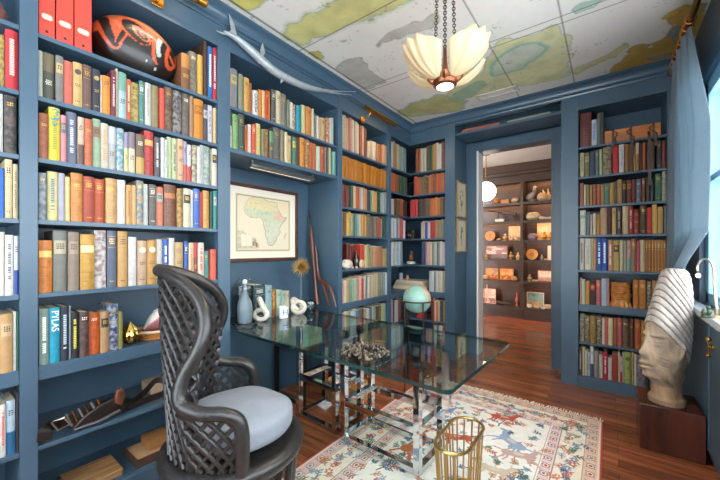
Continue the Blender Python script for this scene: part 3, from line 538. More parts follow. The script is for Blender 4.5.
# the smaller books of the two bookcases behind the table: one mass
SMALL = [  # axis, shelf, px0, px1, top y at px0, top y at px1, colours
('L', 0, 342.3, 367.6, 113, 128, 'c9c0a8 e0b898 e0b898 d98f78 f0d8b8 e0c8a8 f2e8d0 c06038 eadfc5 8a4a30'),
('L', 0, 368.8, 387, 140, 146, 'e8c8a8 d8b890 f0e0c8 c88858 e07848 e8b088'),
('L', 1, 342.3, 387.4, 155, 171, 'd08428 ca7c24 cf8226 c87a24 d08428 c67822 cd8026 d28628 c87a24 cf8226 d08428 ca7c24 cd8026 d28628'),
('L', 2, 342.3, 387.4, 184, 193, '8a4a40 6a2f2a 8a3a30 3a4a40 4a5a48 e8d0a8 d86a3a c85a38 b8b8a8 d8d8c8 e8a078 d89070 4a5048 3a3a38 38a8a8 e0b070 d8a868 2a3a30 2f6a48 b0bcc0 c8ccc8 a8b0a0'),
('L', 3, 342.3, 387.4, 211, 218, '9a6a50 6a5030 e8b850 c8a040 9aa898 7a8a80 6a8a80 a8c0b0 c8c8b0 d8a060 b87838 e0a860 8a7a60 7a7060 8a8070 6a6458 9a8a68 a85a50 b84a40 e8e0c8 3a5a48 48684f'),
('L', 4, 353, 387, 243, 248, '6a2a22 7a2e26 6a2a22 d84a30 d8c090 9aa880 b89068 c8a878 d88870 a87850 c0a870'),
('L', 5, 342.3, 387.4, 280, 272, 'e0a8a0 e8e0d0 d8a868 88a890 9ab898 d8d0b0 b8b0a0 e8b0a0 c8403a e0d8c8 5a8a90 e8e0c8 b8a890 d8c8a8 c8b898 e0d8c0 a89878 d0c8b0 88a0b0 e8e8e0'),
('L', 6, 342.3, 387.4, 312, 304, 'd09a90 e0d8c8 b8c890 88b0c8 e8ece8 d0e0e8 4a90b8 7a6a58 7a5040 c8b890 e8e8e0 6a8aa0 d8e0e0 b8c0b0 6a6a50 8a7a50 d8d8b0 b0c8b0'),
('L', 7, 362, 387.4, 352, 340, 'a85a48 c83a3a 9a8a70 c89060 d8c8a8 8a7a58 c8b088 a87048'),
('L', 0, 391.6, 407.5, 140, 149, 'd8d8d0 c89060 c09070 d8d0a0 a0b8b0 b8c8c8 9aa8a0'),
('L', 1, 391.6, 407.5, 172, 178, 'c86838 d07040 b86030 8a5a38 3a5a48 4a6a50 5a5a48'),
('L', 2, 391.6, 407.5, 197, 201, 'e8e0d0 6a4a40 7a5a38 8a6040 b86048 4a3028'),
('L', 3, 391.6, 405.5, 217, 219, 'e8ece8 d0d8e0 e8e8e8 8a98a0 e8c8c0 d86a6a e8e0d8'),
('L', 4, 391.6, 403, 241, 242, 'e8e8e0 d8e0e0 c8d0d0 b8d0e0 dfe8f0 90a0a8'),
('L', 6, 391.6, 404, 300, 298, 'c8b0b0 5a5a98 d0d0c0 8a5a58 4a4048'),
('L', 7, 391.6, 404, 330, 326, 'd8e0e8 e8e8e8 c8d0d0 d8d8d0 b8c4c0'),
('B', 0, 415.5, 444, 149, 141, 'a85a34 b06038 e0d0b8 d0c8b0 6a5040 2f5a38 d0a060 c89858 e8e0c8 f0e8d8 8a4a48'),
('B', 1, 413.5, 444.6, 177, 172, 'b05030 d86038 d0582f 6a7a50 8a6a48 7a5a30 d88048 c86a40 8a5a38 e0704a d8603a b87848 c8803f'),
('B', 2, 409.5, 444.6, 200, 197, 'd82f2f d83030 d03030 3a3028 5a4a38 4a3a30 7a5a48 6a5a40 d8783a e0803f e88848 d07838 7a6a40 6a3a30'),
('B', 3, 420.5, 444.6, 221, 219, 'e8d8c8 d8c0a8 3a5aa8 e8e0e0 c8303a c8303a b89868 a88858 8a8a78 6a7a78'),
('B', 4, 421, 444.6, 242, 241, '2f3a68 3a4a70 d8a8a0 e8c8b0 8a9a80 c8c8b8 7a8a80 e8e0e0 e0c8c8'),
('B', 5, 429, 444.6, 267, 268, 'b8c8c8 e8e8e8 7a8a98 e0d8c8 d8d0c0 e8e0d0 c8b890'),
('B', 6, 431, 444.6, 299, 301, 'd84a3a e07848 e8e0d0 d8784a e0c8a0 3a5a68 4a5a60 e8a83a'),
('B', 6, 415.5, 424, 309, 309, 'c83030 b82c30 d03a36 8a3a34'),
('B', 7, 432, 444.6, 324, 326, '7a98a8 b8c8d0 5a7080 d8d8d0 e0d8d0 c85048'),
]
for ax, si, x0, x1, y0, y1, cols in SMALL:
    cols = cols.split(); k = len(cols); f = (lambda x, y: onX(x, y, XL-.012)) if ax == 'L' else (lambda x, y: onY(x, y, YB+.012))
    ws = [random.uniform(.75, 1.3) for _ in cols]; tot = sum(ws); x = x0
    for c, wv in zip(cols, ws):
        xa, xb = x, x+(x1-x0)*wv/tot; x = xb; t = ((xa+xb)/2-x0)/(x1-x0)
        p0, p1, pt = f(xa, 240), f(xb, 240), f((xa+xb)/2, y0+(y1-y0)*t+(random.uniform(-.8, 1.6) if si != 1 or ax != 'L' else 0))
        a0, a1 = (p0.y, p1.y) if ax == 'L' else (p0.x, p1.x)
        if ax == 'L': lo_, hi_ = (2.336, 3.1295) if a0 < 3.12 else (3.197, 3.6); a0, a1 = max(a0, lo_), min(a1, hi_)
        h = max(.12, min({0: .335, 1: .246, 2: .24, 3: .243, 4: .29, 5: .245, 6: .27, 7: .278}[si], pt.z-SH[si]))
        d = min(.2, h*.66)
        if ax == 'B' and a0 < XL+.03: d = min(d, .18)
        of_ = .085 if (ax, si) == ('L', 4) and c in ('6a2a22', '7a2e26') else .007+random.random()*.018
        REST.append((ax, of_, a0+.0004, a1-.0004, SH[si]+.0002, h, d, c))
m = M(); cols = []
for ax, off, a0, a1, z0, h, d, c in REST:
    s = Spine(ax, off, a0, a1, z0, h, d); n0 = len(m.v)
    P = [s.arc(i/6) for i in range(7)]+[(a1, d), (a0, d)]
    if ax == 'L' and a1 > YB-.03: P = P
    m.prism([s.pt(a, dd, z0) for a, dd in P], (0, 0, h-.003)); cols += [rgb(tone(c))]*(len(m.v)-n0)
    n0 = len(m.v); m.box(*[v for pr in zip(*[(min(p, q), max(p, q)) for p, q in zip(s.pt(a0+.001, s.b+.003, 0), s.pt(a1-.001, d-.003, 0))]) for v in ()] or [min(s.pt(a0, .01, 0).x, s.pt(a1, d, 0).x)+.001, max(s.pt(a0, .01, 0).x, s.pt(a1, d, 0).x)-.001, min(s.pt(a0, .01, 0).y, s.pt(a1, d, 0).y)+.001, max(s.pt(a0, .01, 0).y, s.pt(a1, d, 0).y)-.001], z0+h-.006, z0+h); cols += [rgb('d9cba8')]*(len(m.v)-n0)
    if a1-a0 > .011 and int(a0*10000) % 5 < 2:
        ink = rgb('b89a58')*.8 if lum(c) < .5 else rgb(c)*.55
        for fz in (.82, .74, .14) if (int(a0*1000) % 2) else (.7, .64, .2): n0 = len(m.v); s.patch(m, .3, .7, fz, fz+.018, .0005, 3); cols += [ink]*(len(m.v)-n0)
mass = M(); mass.v, mass.f = m.v, m.f
v = np.array(m.v); lo, hi = v.min(0), v.max(0); o0 = Vector(((lo[0]+hi[0])/2, (lo[1]+hi[1])/2, lo[2]))
me = bpy.data.meshes.new('books'); me.from_pydata((v-np.array(o0)).tolist(), [], m.f); me.update()
at = me.color_attributes.new('paint', 'FLOAT_COLOR', 'POINT'); im = np.array(cols); im = np.where(im <= .04045, im/12.92, ((im+.055)/1.055)**2.4)
at.data.foreach_set('color', np.concatenate([im, np.ones((len(im), 1))], 1).astype(np.float32).ravel())
me.materials.append(attr_mat('small_book_covers', .55)); ob = bpy.data.objects.new('books', me); C.objects.link(ob); ob.location = o0
tag(ob, 'crowded rows of small books filling the shelves behind the globe and glass table', 'books'); ob['kind'] = 'stuff'
# ---------------------------------------------------------------- rug
RX0, RX1, RY0, RY1 = -1.425, -.028, .68, 2.968
NU, NV = 380, 620
gx, gy = np.meshgrid(np.linspace(RX0, RX1, NU), np.linspace(RY0, RY1, NV))
er = RX1-gx; el = gx-RX0; ef = RY1-gy; eb = gy-RY0
img = np.zeros((NV, NU, 3)); img[:] = rgb('e6dfd4'); img *= (.95+.1*fbm(gx*30, gy*30, 3))[..., None]
rr = random.Random(11)
def blob(cx, cy, rx, ry, a, col, mixv=1.):
    x0 = max(0, int((cx-max(rx, ry)-RX0)/(RX1-RX0)*(NU-1))-1); x1 = min(NU, int((cx+max(rx, ry)-RX0)/(RX1-RX0)*(NU-1))+3)
    y0 = max(0, int((cy-max(rx, ry)-RY0)/(RY1-RY0)*(NV-1))-1); y1 = min(NV, int((cy+max(rx, ry)-RY0)/(RY1-RY0)*(NV-1))+3)
    if x1 <= x0 or y1 <= y0: return
    X = gx[y0:y1, x0:x1]-cx; Y = gy[y0:y1, x0:x1]-cy; c, s = math.cos(a), math.sin(a)
    k = ((X*c+Y*s)/rx)**2+((-X*s+Y*c)/ry)**2 < 1; sub = img[y0:y1, x0:x1]; sub[k] = sub[k]*(1-mixv)+rgb(col)*mixv
def line(p, q, w, col):
    n = max(2, int(math.dist(p, q)/(w*.6)))
    for i in range(n+1): t = i/n; blob(p[0]+(q[0]-p[0])*t, p[1]+(q[1]-p[1])*t, w, w, 0, col)
INK = ['3f5f80', '5f88a4', 'b4523e', 'c77a5a', '6a8a70', '4a6a5a', '8a9ab0', 'c89060']
def sprig(x, y, s, a, col, leaf):
    line((x, y), (x+s*math.cos(a), y+s*math.sin(a)), .0028, col)
    for i in range(5):
        t = .25+.16*i; px, py = x+s*t*math.cos(a), y+s*t*math.sin(a); b = a+(1 if i % 2 else -1)*.9
        blob(px+.014*math.cos(b), py+.014*math.sin(b), .013, .0052, b, leaf)
def flower(x, y, s, col, c2):
    for i in range(6): a = i*PI/3; blob(x+s*math.cos(a), y+s*math.sin(a), s*.62, s*.42, a, col)
    blob(x, y, s*.5, s*.5, 0, c2)
# bands (distance from the edge)
def band(mk, col): img[mk] = rgb(col)*(.93+.14*fbm(gx*40, gy*40, 9)[..., None])[mk]
dmin_s = np.minimum(er, el); dmin = np.minimum(dmin_s, np.minimum(ef, eb))
band(dmin < .09, 'd9b9a0'); band((el < .09) & (ef > .09), 'd8b4ac')
band((dmin >= .09) & (dmin < .225), 'e4d8c4'); band((dmin >= .225) & (dmin < .295), 'dcbab4')
for d0, col in ((.006, 'b0503e'), (.017, 'e8d8c0'), (.088, 'b07068'), (.093, 'e8dcc8'), (.226, '9a7a80'), (.294, '9a7a80'), (.232, 'ecdfd0'), (.288, 'ecdfd0')):
    k = np.abs(dmin-d0) < .0032; img[k] = rgb(col)
k = dmin_s < .011; img[k] = rgb('b33a30')
def around(d, step, fn):
    y = RY0+d
    while y < RY1-d: fn(RX1-d, y, 0); fn(RX0+d, y, 1); y += step
    x = RX0+d
    while x < RX1-d: fn(x, RY1-d, 2); x += step
def medal(x, y, k):
    blob(x, y, .021, .026, 0, '7a5a60'); blob(x, y, .016, .021, 0, 'e6cfb8'); blob(x, y, .009, .012, 0, rr.choice(['b0503e', '5f80a0', '8a6a80']))
    for a in (.8, 2.3, 3.9, 5.5): blob(x+.030*math.cos(a), y+.034*math.sin(a), .006, .003, a, rr.choice(INK))
around(.052, .088, medal); around(.26, .082, medal)
def vine(x, y, k):
    for i in range(3):
        a = rr.random()*6.28; px, py = x+rr.uniform(-.045, .045), y+rr.uniform(-.045, .045)
        sprig(px, py, rr.uniform(.04, .07), a, rr.choice(['3a4a5a', '5a4a44', '6a5a50']), rr.choice(INK))
    flower(x+rr.uniform(-.04, .04), y+rr.uniform(-.03, .03), rr.uniform(.011, .018), rr.choice(['c8583a', 'd07a5c', '5f88a8', 'b85a50']), 'ecdcc0')
around(.158, .075, vine)
# far band holds small running animals
def animal(cx, cy, s, a, col, flip=1):
    c, sn = math.cos(a), math.sin(a)
    def P(x, y): x *= flip; return (cx+s*(x*c-y*sn), cy+s*(x*sn+y*c))
    def B(x, y, rx, ry, t=0): p = P(x, y); blob(p[0], p[1], s*rx, s*ry, a+t*flip, col)
    B(0, 0, .46, .20, .05); B(.34, .05, .22, .20, .4); B(-.36, .02, .22, .20); B(.55, .26, .24, .10, .95); B(.74, .44, .17, .085, -.35)
    for x0, x1 in ((.36, .72), (.26, .42), (-.42, -.74), (-.32, -.50)):
        line(P(x0, -.08), P((x0+x1)/2+.05, -.30), s*.055, col); line(P((x0+x1)/2+.05, -.30), P(x1, -.52), s*.036, col)
    line(P(-.52, .10), P(-.86, .22), s*.04, col); line(P(.62, .48), P(.60, .62), s*.035, col)
    q = P(.05, .06); blob(q[0], q[1], s*.20, s*.10, a, 'e4cdb0', .55)
FX0, FX1 = RX0+.31, RX1-.31
y = RY0+.33
while y < RY1-.31:                                   # leafy ground of the field
    x = FX0
    while x < FX1:
        if rr.random() < .8: sprig(x+rr.uniform(-.03, .03), y+rr.uniform(-.03, .03), rr.uniform(.03, .06), rr.random()*6.28, rr.choice(['4a5a6a', '6a6a60']), rr.choice(INK))
        x += .075
    y += .07
for (x, y) in [(-1.02, 2.05), (-.62, 2.45), (-.45, 1.75), (-1.05, 1.55)]:    # slender trees
    tp0 = (x, y)
    for i in range(6):
        a = 1.3+rr.uniform(-.35, .35); q = (tp0[0]+.042*math.cos(a), tp0[1]+.042*math.sin(a)); line(tp0, q, .0042-.0005*i, '5a504a')
        for sd_ in (-1, 1):
            b_ = a+sd_*rr.uniform(.7, 1.1); l = rr.uniform(.05, .09)*(1-.08*i); sprig(q[0], q[1], l, b_, '5a504a', rr.choice(INK))
        tp0 = q
for q in [(-.62, 2.60, .15, .25, 'b24a36', 1), (-.50, 2.30, .17, -.5, '8fa0b6', -1), (-.44, 2.18, .16, .2, 'b99c92', 1), (-.98, 1.90, .20, 1.2, 'a8623c', 1), (-1.02, 2.45, .13, .3, '6f8cae', 1), (-.80, 2.14, .16, .5, 'b4523e', -1), (-.52, 1.95, .14, .1, 'c8b49a', 1), (-.9, 1.45, .17, .4, '8a9ab0', 1)]: animal(q[0], q[1], q[2], q[3], q[4], q[5])
for i in range(9): animal(RX0+.16+i*.14, RY1-.165+rr.uniform(-.012, .012), .055, rr.uniform(-.2, .2), rr.choice(['b4523e', '6f8cae', 'b08a6a']), rr.choice([1, -1]))
rug = empty('patterned_rug', ((RX0+RX1)/2, 1.9, 0), 'cream and red hunting-scene rug with fringe lying on the dark boards', 'rug')
paintmesh('pile', lambda u, v: (RX0+u*(RX1-RX0), RY0+v*(RY1-RY0), .0105+.0012*math.sin(u*9+v*7)), NU, NV, img, attr_mat('rug_wool', .95, .25, 500), rug)
build('backing', M().box(RX0, RX1, RY0, RY1, .001, .0088), mat('rug_backing', 'b0483a', .9), rug)
fm = M(); x = RX0+.004
while x < RX1:
    p = Vector((x, RY1-.002, .008)); l = rr.uniform(.045, .075); dx = rr.uniform(-.014, .014)
    fm.tube([p, p+Vector((dx*.4, l*.5, -.002)), p+Vector((dx, l, -.0045))], [.0028, .0024, .0016], 5); x += .0062
build('fringe', fm, mat('fringe_cotton', 'efe4cc', .9), rug)
# ---------------------------------------------------------------- glass and chrome table
TA = -.035; TC = Vector((-1.362, 1.596, 0))
def T(x, y, z): return Vector((TC.x+x*math.cos(TA)-y*math.sin(TA), TC.y+x*math.sin(TA)+y*math.cos(TA), z))
TH = .741
def rrect(hx, hy, r, n=6):
    P = []
    for cx, cy, a0 in ((hx-r, hy-r, 0), (-hx+r, hy-r, 90), (-hx+r, -hy+r, 180), (hx-r, -hy+r, 270)):
        for i in range(n+1): a = math.radians(a0+90*i/n); P.append((cx+r*math.cos(a), cy+r*math.sin(a)))
    return P
table = empty('glass_table', T(0, 0, 0), 'long glass-topped table on chrome square-tube frames, one end in the map alcove', 'table')
gm = arch_glass('table_glass', 'e2efec', 1.62)
P = [T(x, y, TH-.017) for x, y in rrect(.915, .408, .03)]
tt = build('tabletop', M().prism(P, (0, 0, .017)), gm, table, ang=.5)
tt.data.materials.append(mat('green_glass_edge', '12302e', .08, coat=.6))
for pl_ in tt.data.polygons:
    if abs(pl_.normal.z) < .5: pl_.material_index = 1
tb = .038
def frame(x0, x1, y0, y1, mid, top=TH-.0175):
    for x in (x0, x1):
        for y in (y0, y1):
            p = T(x, y, .013 if x0 > -.2 else .0005)
            build('leg', M().beam(p, T(x, y, top), tb, tb, up=(T(1, 0, 0)-T(0, 0, 0))), CHROME, table, bevel=.002, smooth=False)
    for z in [.013+tb/2 if x0 > -.2 else tb/2] + mid:
        for y in (y0, y1): build('rail', M().beam(T(x0+tb/2, y, z), T(x1-tb/2, y, z), tb, tb), CHROME, table, bevel=.002, smooth=False)
        for x in (x0, x1): build('rail', M().beam(T(x, y0+tb/2, z), T(x, y1-tb/2, z), tb, tb), CHROME, table, bevel=.002, smooth=False)
frame(-.02, .52, .07, .36, [.262])
frame(-.50, -.13, .10, .37, [.30])
# an inner pair of cantilever rails near the right end
build('rail', M().beam(T(.52, .09, .45), T(.68, .09, .45), tb, tb), CHROME, table, smooth=False)
build('leg', M().beam(T(.68, .09, .431), T(.68, .09, TH-.0175), tb, tb, up=(1, 0, 0)), CHROME, table, smooth=False)
# ---------------------------------------------------------------- things on the table
ZT = TH+.0005
def tp(px, py): return onZ(px, py, TH)
cl = tp(244, 326); cl = Vector((cl.x-.02, cl.y+.02, ZT))
c = empty('bell_jar', cl, 'clear glass bell jar over a grey bottle, left end of the glass table', 'bell jar')
build('base', M().lathe([(0, 0), (.086, 0), (.086, .010), (.080, .016), (0, .016)], cl, 36), mat('dark_lacquer', '20262b', .25), c)
pr = [(.077, .0165), (.077, .25)]+[(.077*math.cos(t), .25+.077*math.sin(t)) for t in np.linspace(.15, 1.5, 9)]+[(0.0001, .328)]
build('dome', M().lathe(pr, cl, 40), arch_glass('dome_glass', 'f4f9f8', 1.5), c, ang=3)
bo = Vector((cl.x+.0, cl.y, ZT+.0168))
b = tag(build('bottle', M().lathe([(0, 0), (.046, 0), (.050, .01), (.051, .10), (.043, .145), (.018, .19), (.013, .21), (.013, .255), (.016, .256), (.016, .268), (0, .268)], bo, 28), mat('grey_stoneware', '77818b', .4, noise=.1, nscale=20), None), 'grey stoneware bottle standing inside the bell jar', 'bottle')
build('cap', M().lathe([(0, 0), (.0155, 0), (.0155, .018), (.010, .024), (0, .024)], bo+Vector((0, 0, .2685)), 20), mat('white_cap', 'e8e8e6', .4), b)
LINK = mat('pale_carved_stone', 'd6cdbf', .5, noise=.15, nscale=25)
def ring_pts(c, R, ax, tilt, squash=1., n=28, az=0.):
    Q = Matrix.Rotation(az, 3, 'Z') @ Matrix.Rotation(tilt, 3, ax); return [Vector(c)+Q @ Vector((R*math.cos(2*PI*i/n), R*squash*math.sin(2*PI*i/n), 0)) for i in range(n)]
k = tp(259.5, 320.5); k.z = ZT; k.x += .03
lk = empty('chain_link_sculpture', k, 'pale carved chain-link knot between the bell jar and the books', 'sculpture', 'chain-link knots')
build('link', M().tube(ring_pts(k+Vector((.0, -.01, .048)), .046, 'X', 1.25, .75, az=.6), .0165, 10, True), LINK, lk)
build('link', M().tube(ring_pts(k+Vector((-.02, .025, .095)), .068, 'Y', 1.15, .62, az=.9), .017, 10, True), LINK, lk)
k = tp(296, 313); k.z = ZT; k.x += .03
lk = empty('chain_link_sculpture', k, 'pale carved chain-link knot lying beside the glass bowl', 'sculpture', 'chain-link knots')
build('link', M().tube(ring_pts(k+Vector((.0, .0, .050)), .052, 'X', 1.2, .85, az=.5), .0165, 10, True), LINK, lk)
build('link', M().tube(ring_pts(k+Vector((-.055, .03, .062)), .055, 'Y', .9, .7, az=.2), .0165, 10, True), LINK, lk)
k = tp(283.5, 318); k.z = ZT
cup = tag(build('white_cup', M().lathe([(0, 0), (.030, 0), (.034, .004), (.037, .085), (.0345, .085), (.031, .006), (0, .006)], k, 30), mat('white_china', 'e9e9e8', .2), None), 'white china cup with a blue letter H, in front of the books', 'cup')
dv = Vector((-k.x, -k.y, 0)).normalized(); dv = Matrix.Rotation(.35, 3, 'Z') @ dv; sd = Vector((-dv.y, dv.x, 0))
build('lettering', text_mesh('H', .062, k+Vector((0, 0, .047))+dv*.0368, sd, (0, 0, 1), .0008), mat('cobalt', '2f62b8', .4), cup, smooth=False)
k = tp(310, 311.5); k.z = ZT
tag(build('glass_bowl', M().lathe([(0, 0), (.030, 0), (.030, .004), (.052, .03), (.058, .06), (.048, .088), (.046, .088), (.055, .06), (.049, .032), (.02, .008), (0, .008)], k, 32), arch_glass('clear_glass', 'eef5f3', 1.55), None), 'clear glass bowl near the starburst on the table', 'bowl')
# upright books on the table, spines to the room
bt = [(.034, .215, .14, '1f4a5a', 'dark teal book, tallest cover on the glass table'), (.024, .205, .13, '9fc0c4', 'pale blue book next to the dark teal one on the glass table'), (.040, .20, .15, 'c98f3c', 'mottled gold book among the upright books on the table'), (.028, .185, .13, 'b6cdb8', 'pale green book right of the gold one on the table'), (.022, .178, .12, 'a8c4b4', 'sage green book behind the white cup'), (.036, .19, .13, 'cbbfa0', 'cream-backed book last of the upright row on the table')]
pp = Vector((-2.02, 1.395, 0)); dirv = Vector((.02, 1, 0)).normalized()
yy = tp(270, 318).y-.115
PXB = [(254, 265.6, 285), (266, 272.4, 285.5), (272.8, 276.6, 290), (277, 281.8, 290), (282, 285.8, 290.5), (286, 290, 291)]
for (wv, h, d, cc, lb), (pa, pb_, pt2) in zip(bt, PXB):
    x1 = -2.045; yy = onX(pa, 300, x1).y; wv = onX(pb_, 300, x1).y-yy; h = onX((pa+pb_)/2, pt2, x1).z-ZT; d = min(d+.05, .20); s = Spine('L', x1*-1+XL if False else XL-x1, yy, yy+wv-.001, ZT, h, d)
    book('L', XL-x1, yy, yy+wv-.001, ZT, h, d, cc, 'o' if 'mottled' in lb else 'p', '8a5a1c' if 'mottled' in lb else None, lb, 'books standing on the glass table'); yy += wv
# starburst on a thin stand
sp = onX(301, 267, -2.10); bz = Vector((sp.x, sp.y, ZT))
sb = empty('starburst_ornament', bz, 'spiky gold starburst on a thin glass rod at the back of the table', 'ornament')
build('base', M().lathe([(0, 0), (.032, 0), (.032, .006), (.004, .010), (0, .010)], bz, 24), arch_glass('clear_glass', 'eef5f3', 1.55), sb)
build('rod', M().tube([bz+Vector((0, 0, .009)), sp], .0028, 8), mat('pale_rod', 'b8c6cc', .2, .6), sb)
GOLDM = mat('gilded_metal', 'a98648', .38, .5)
st = M(); g = (1+5**.5)/2
for i in range(84):
    z = 1-2*(i+.5)/84; a = i*2*PI/g; d = Vector((math.sqrt(1-z*z)*math.cos(a), math.sqrt(1-z*z)*math.sin(a), z)); L = .084*random.uniform(.85, 1.08)
    st.tube([sp+d*.008, sp+d*L], [.0052, .0014], 5)
st.ell(sp, .016, 14, 8)
build('spikes', st, GOLDM, sb, smooth=False)
# pile of shells and beads in a glass tray
tr = onZ(365, 356, TH); tr.z = ZT; tray = empty('glass_tray', tr, 'square glass tray filled with dark beads and pebbles on the table', 'tray')
build('dish', M().prism([T(*((tr-TC).x+x, (tr-TC).y+y), ZT) if False else Vector((tr.x+x, tr.y+y, ZT)) for x, y in rrect(.145, .12, .02)], (0, 0, .012)), arch_glass('clear_glass', 'eef5f3', 1.55), tray, bevel=.003)
hp = M(); hc = []
for i in range(260):
    a = random.random()*6.28; r = .115*math.sqrt(random.random()); z = ZT+.018+.042*(1-(r/.12)**2)*random.random()
    hp.ell((tr.x+r*math.cos(a)*1.08, tr.y+r*math.sin(a)*.9, z), (random.uniform(.006, .013), random.uniform(.005, .010), random.uniform(.004, .008)), 8, 6, rot=(random.random()*3, random.random()*3, 0))
o = build('beads_and_pebbles', hp, mat('pebble_mix', '6a5c4c', .25, col2='171819', nscale=38), None); tag(o, 'heap of small dark beads, shells and pebbles in the glass tray', 'beads'); o['kind'] = 'stuff'
# ---------------------------------------------------------------- globe on a floor stand
gc = onY(417, 299, 2.66); R = .125
gl = empty('floor_globe', (gc.x, gc.y, 0), 'pale green globe held in a dark ring stand by the corner bookcase', 'globe')
NU, NV = 120, 60
uu, vv = np.meshgrid(np.linspace(0, 1, NU), np.linspace(0, 1, NV))
sx = np.cos(uu*2*PI)*np.sin(vv*PI)*2; sy = np.sin(uu*2*PI)*np.sin(vv*PI)*2; sz = np.cos(vv*PI)*2
n_ = fbm(sx*1.1+sz+7, sy*1.1+sz*.5+3, 6); gi = np.zeros((NV, NU, 3)); gi[:] = rgb('7fab9f'); gi[n_ > .50] = rgb('b3b091'); gi[(n_ > .485) & (n_ <= .50)] = rgb('5f8f88'); gi[n_ > .58] = rgb('b98a74')
def gf(u, v):
    p = Vector((R*math.sin(v*PI)*math.cos(u*2*PI), R*math.sin(v*PI)*math.sin(u*2*PI), R*math.cos(v*PI))); return gc+Matrix.Rotation(.41, 3, 'Y') @ p
paintmesh('sphere', gf, NU, NV, gi, attr_mat('globe_paper', .35, coat=.3), gl)
BRZ = mat('dark_bronze', '4a3d32', .38, .7)
zr = gc.z-.012
build('horizon_ring', M().tube([(gc.x+.142*math.cos(a), gc.y+.142*math.sin(a), zr) for a in np.linspace(0, 2*PI, 49)[:-1]], .0065, 8, True), BRZ, gl)
for a in (2.65, 5.55, 4.35, .6):
    p = Vector((gc.x+.142*math.cos(a), gc.y+.142*math.sin(a), 0)); build('leg', M().tube([p+Vector((0, 0, .001)), p+Vector((0, 0, zr))], .0075, 8), BRZ, gl)
build('stretcher', M().tube([(gc.x+.142*math.cos(a), gc.y+.142*math.sin(a), .16) for a in np.linspace(0, 2*PI, 33)[:-1]], .005, 6, True), BRZ, gl)
build('axis_pin', M().tube([gc+Vector((0, 0, -R-.02)), gc+Vector((0, 0, -R+.002))], .006, 8), BRZ, gl)
# ---------------------------------------------------------------- wire basket
bc = Vector((-.59, 1.615, .012)); BRASSB = mat('pale_brass_wire', 'b8945c', .3, .9)
bk = empty('wire_basket', bc, 'oval brass-wire wastepaper basket on the rug by the table corner', 'basket')
def stad(hl, r, z, n=44, lean=0.):
    P = []; per = 4*hl+2*PI*r
    for i in range(n):
        s = per*i/n
        if s < 2*hl: x, y = r, -hl+s
        elif s < 2*hl+PI*r: a = (s-2*hl)/r; x, y = r*math.cos(a), hl+r*math.sin(a)
        elif s < 4*hl+PI*r: x, y = -r, hl-(s-2*hl-PI*r)
        else: a = PI+(s-4*hl-PI*r)/r; x, y = r*math.cos(a), -hl+r*math.sin(a)
        P.append(bc+Vector((x, y, z)))
    return P
top, bot = stad(.105, .080, .325), stad(.085, .066, .010)
build('rim', M().tube(top, .0075, 8, True), BRASSB, bk); build('base_ring', M().tube(bot, .005, 8, True), BRASSB, bk)
for i in range(0, 44, 2): build('wire', M().tube([bot[i], top[i]], .0042, 8), BRASSB, bk)
build('base', M().prism(stad(.085, .066, .004), (0, 0, .008)), mat('brass_plate', 'b88a3c', .3, .9), bk)
# ---------------------------------------------------------------- things under the table, in the alcove
q = empty('cube_stool', (-2.12, 2.00, 0), 'black open cube stool in the alcove under the glass table', 'stool')
BLK = mat('black_lacquer', '1b1a1b', .3)
build('top', M().box(-2.30, -1.94, 1.83, 2.19, .43, .46), BLK, q, bevel=.003)
for x in (-2.30, -1.97):
    for y in (1.83, 2.16): build('leg', M().box(x, x+.03, y, y+.03, 0, .43), BLK, q)
for y in (1.83, 2.16): build('rail', M().box(-2.27, -1.97, y, y+.03, .0, .03), BLK, q)
zz = .4605; gs = [('b7cfae', .030), ('c3d6b6', .026), ('aecab0', .028), ('c8d8c0', .022)]
for i, (cc, t) in enumerate(gs):
    bb = M(); bb.box(-2.24, -1.97, 1.86+.004*i, 2.14-.006*i, zz, zz+.003).box(-2.24, -1.97, 1.86+.004*i, 2.14-.006*i, zz+t-.003, zz+t).box(-1.973, -1.97, 1.86+.004*i, 2.14-.006*i, zz+.003, zz+t-.003)
    k = tag(build('book', bb, mat('cloth_cover', cc, .6), None, bevel=.0008), f"pale green book lying flat, {['bottom', 'second', 'third', 'topmost'][i]} of the stack under the glass", 'book', 'green books stacked under the glass')
    build('pages', M().box(-2.236, -1.9735, 1.862+.004*i, 2.137-.006*i, zz+.0035, zz+t-.0035), PAGES, k, smooth=False); zz += t+.0003
k = empty('wooden_crate', (-1.75, 1.98, 0), 'open tan wooden crate on the floor behind the table frame', 'crate')
TANW = wood_mat('pine', 'b07a42', 'd6a468', .5, (4, 26, 4))
build('base', M().box(-1.93, -1.60, 2.06, 2.26, .001, .012), TANW, k)
for x0, x1, y0, y1 in ((-1.93, -1.60, 2.06, 2.072), (-1.93, -1.60, 2.248, 2.26), (-1.93, -1.918, 2.072, 2.248), (-1.612, -1.60, 2.072, 2.248)): build('side', M().box(x0, x1, y0, y1, .0125, .15), TANW, k)
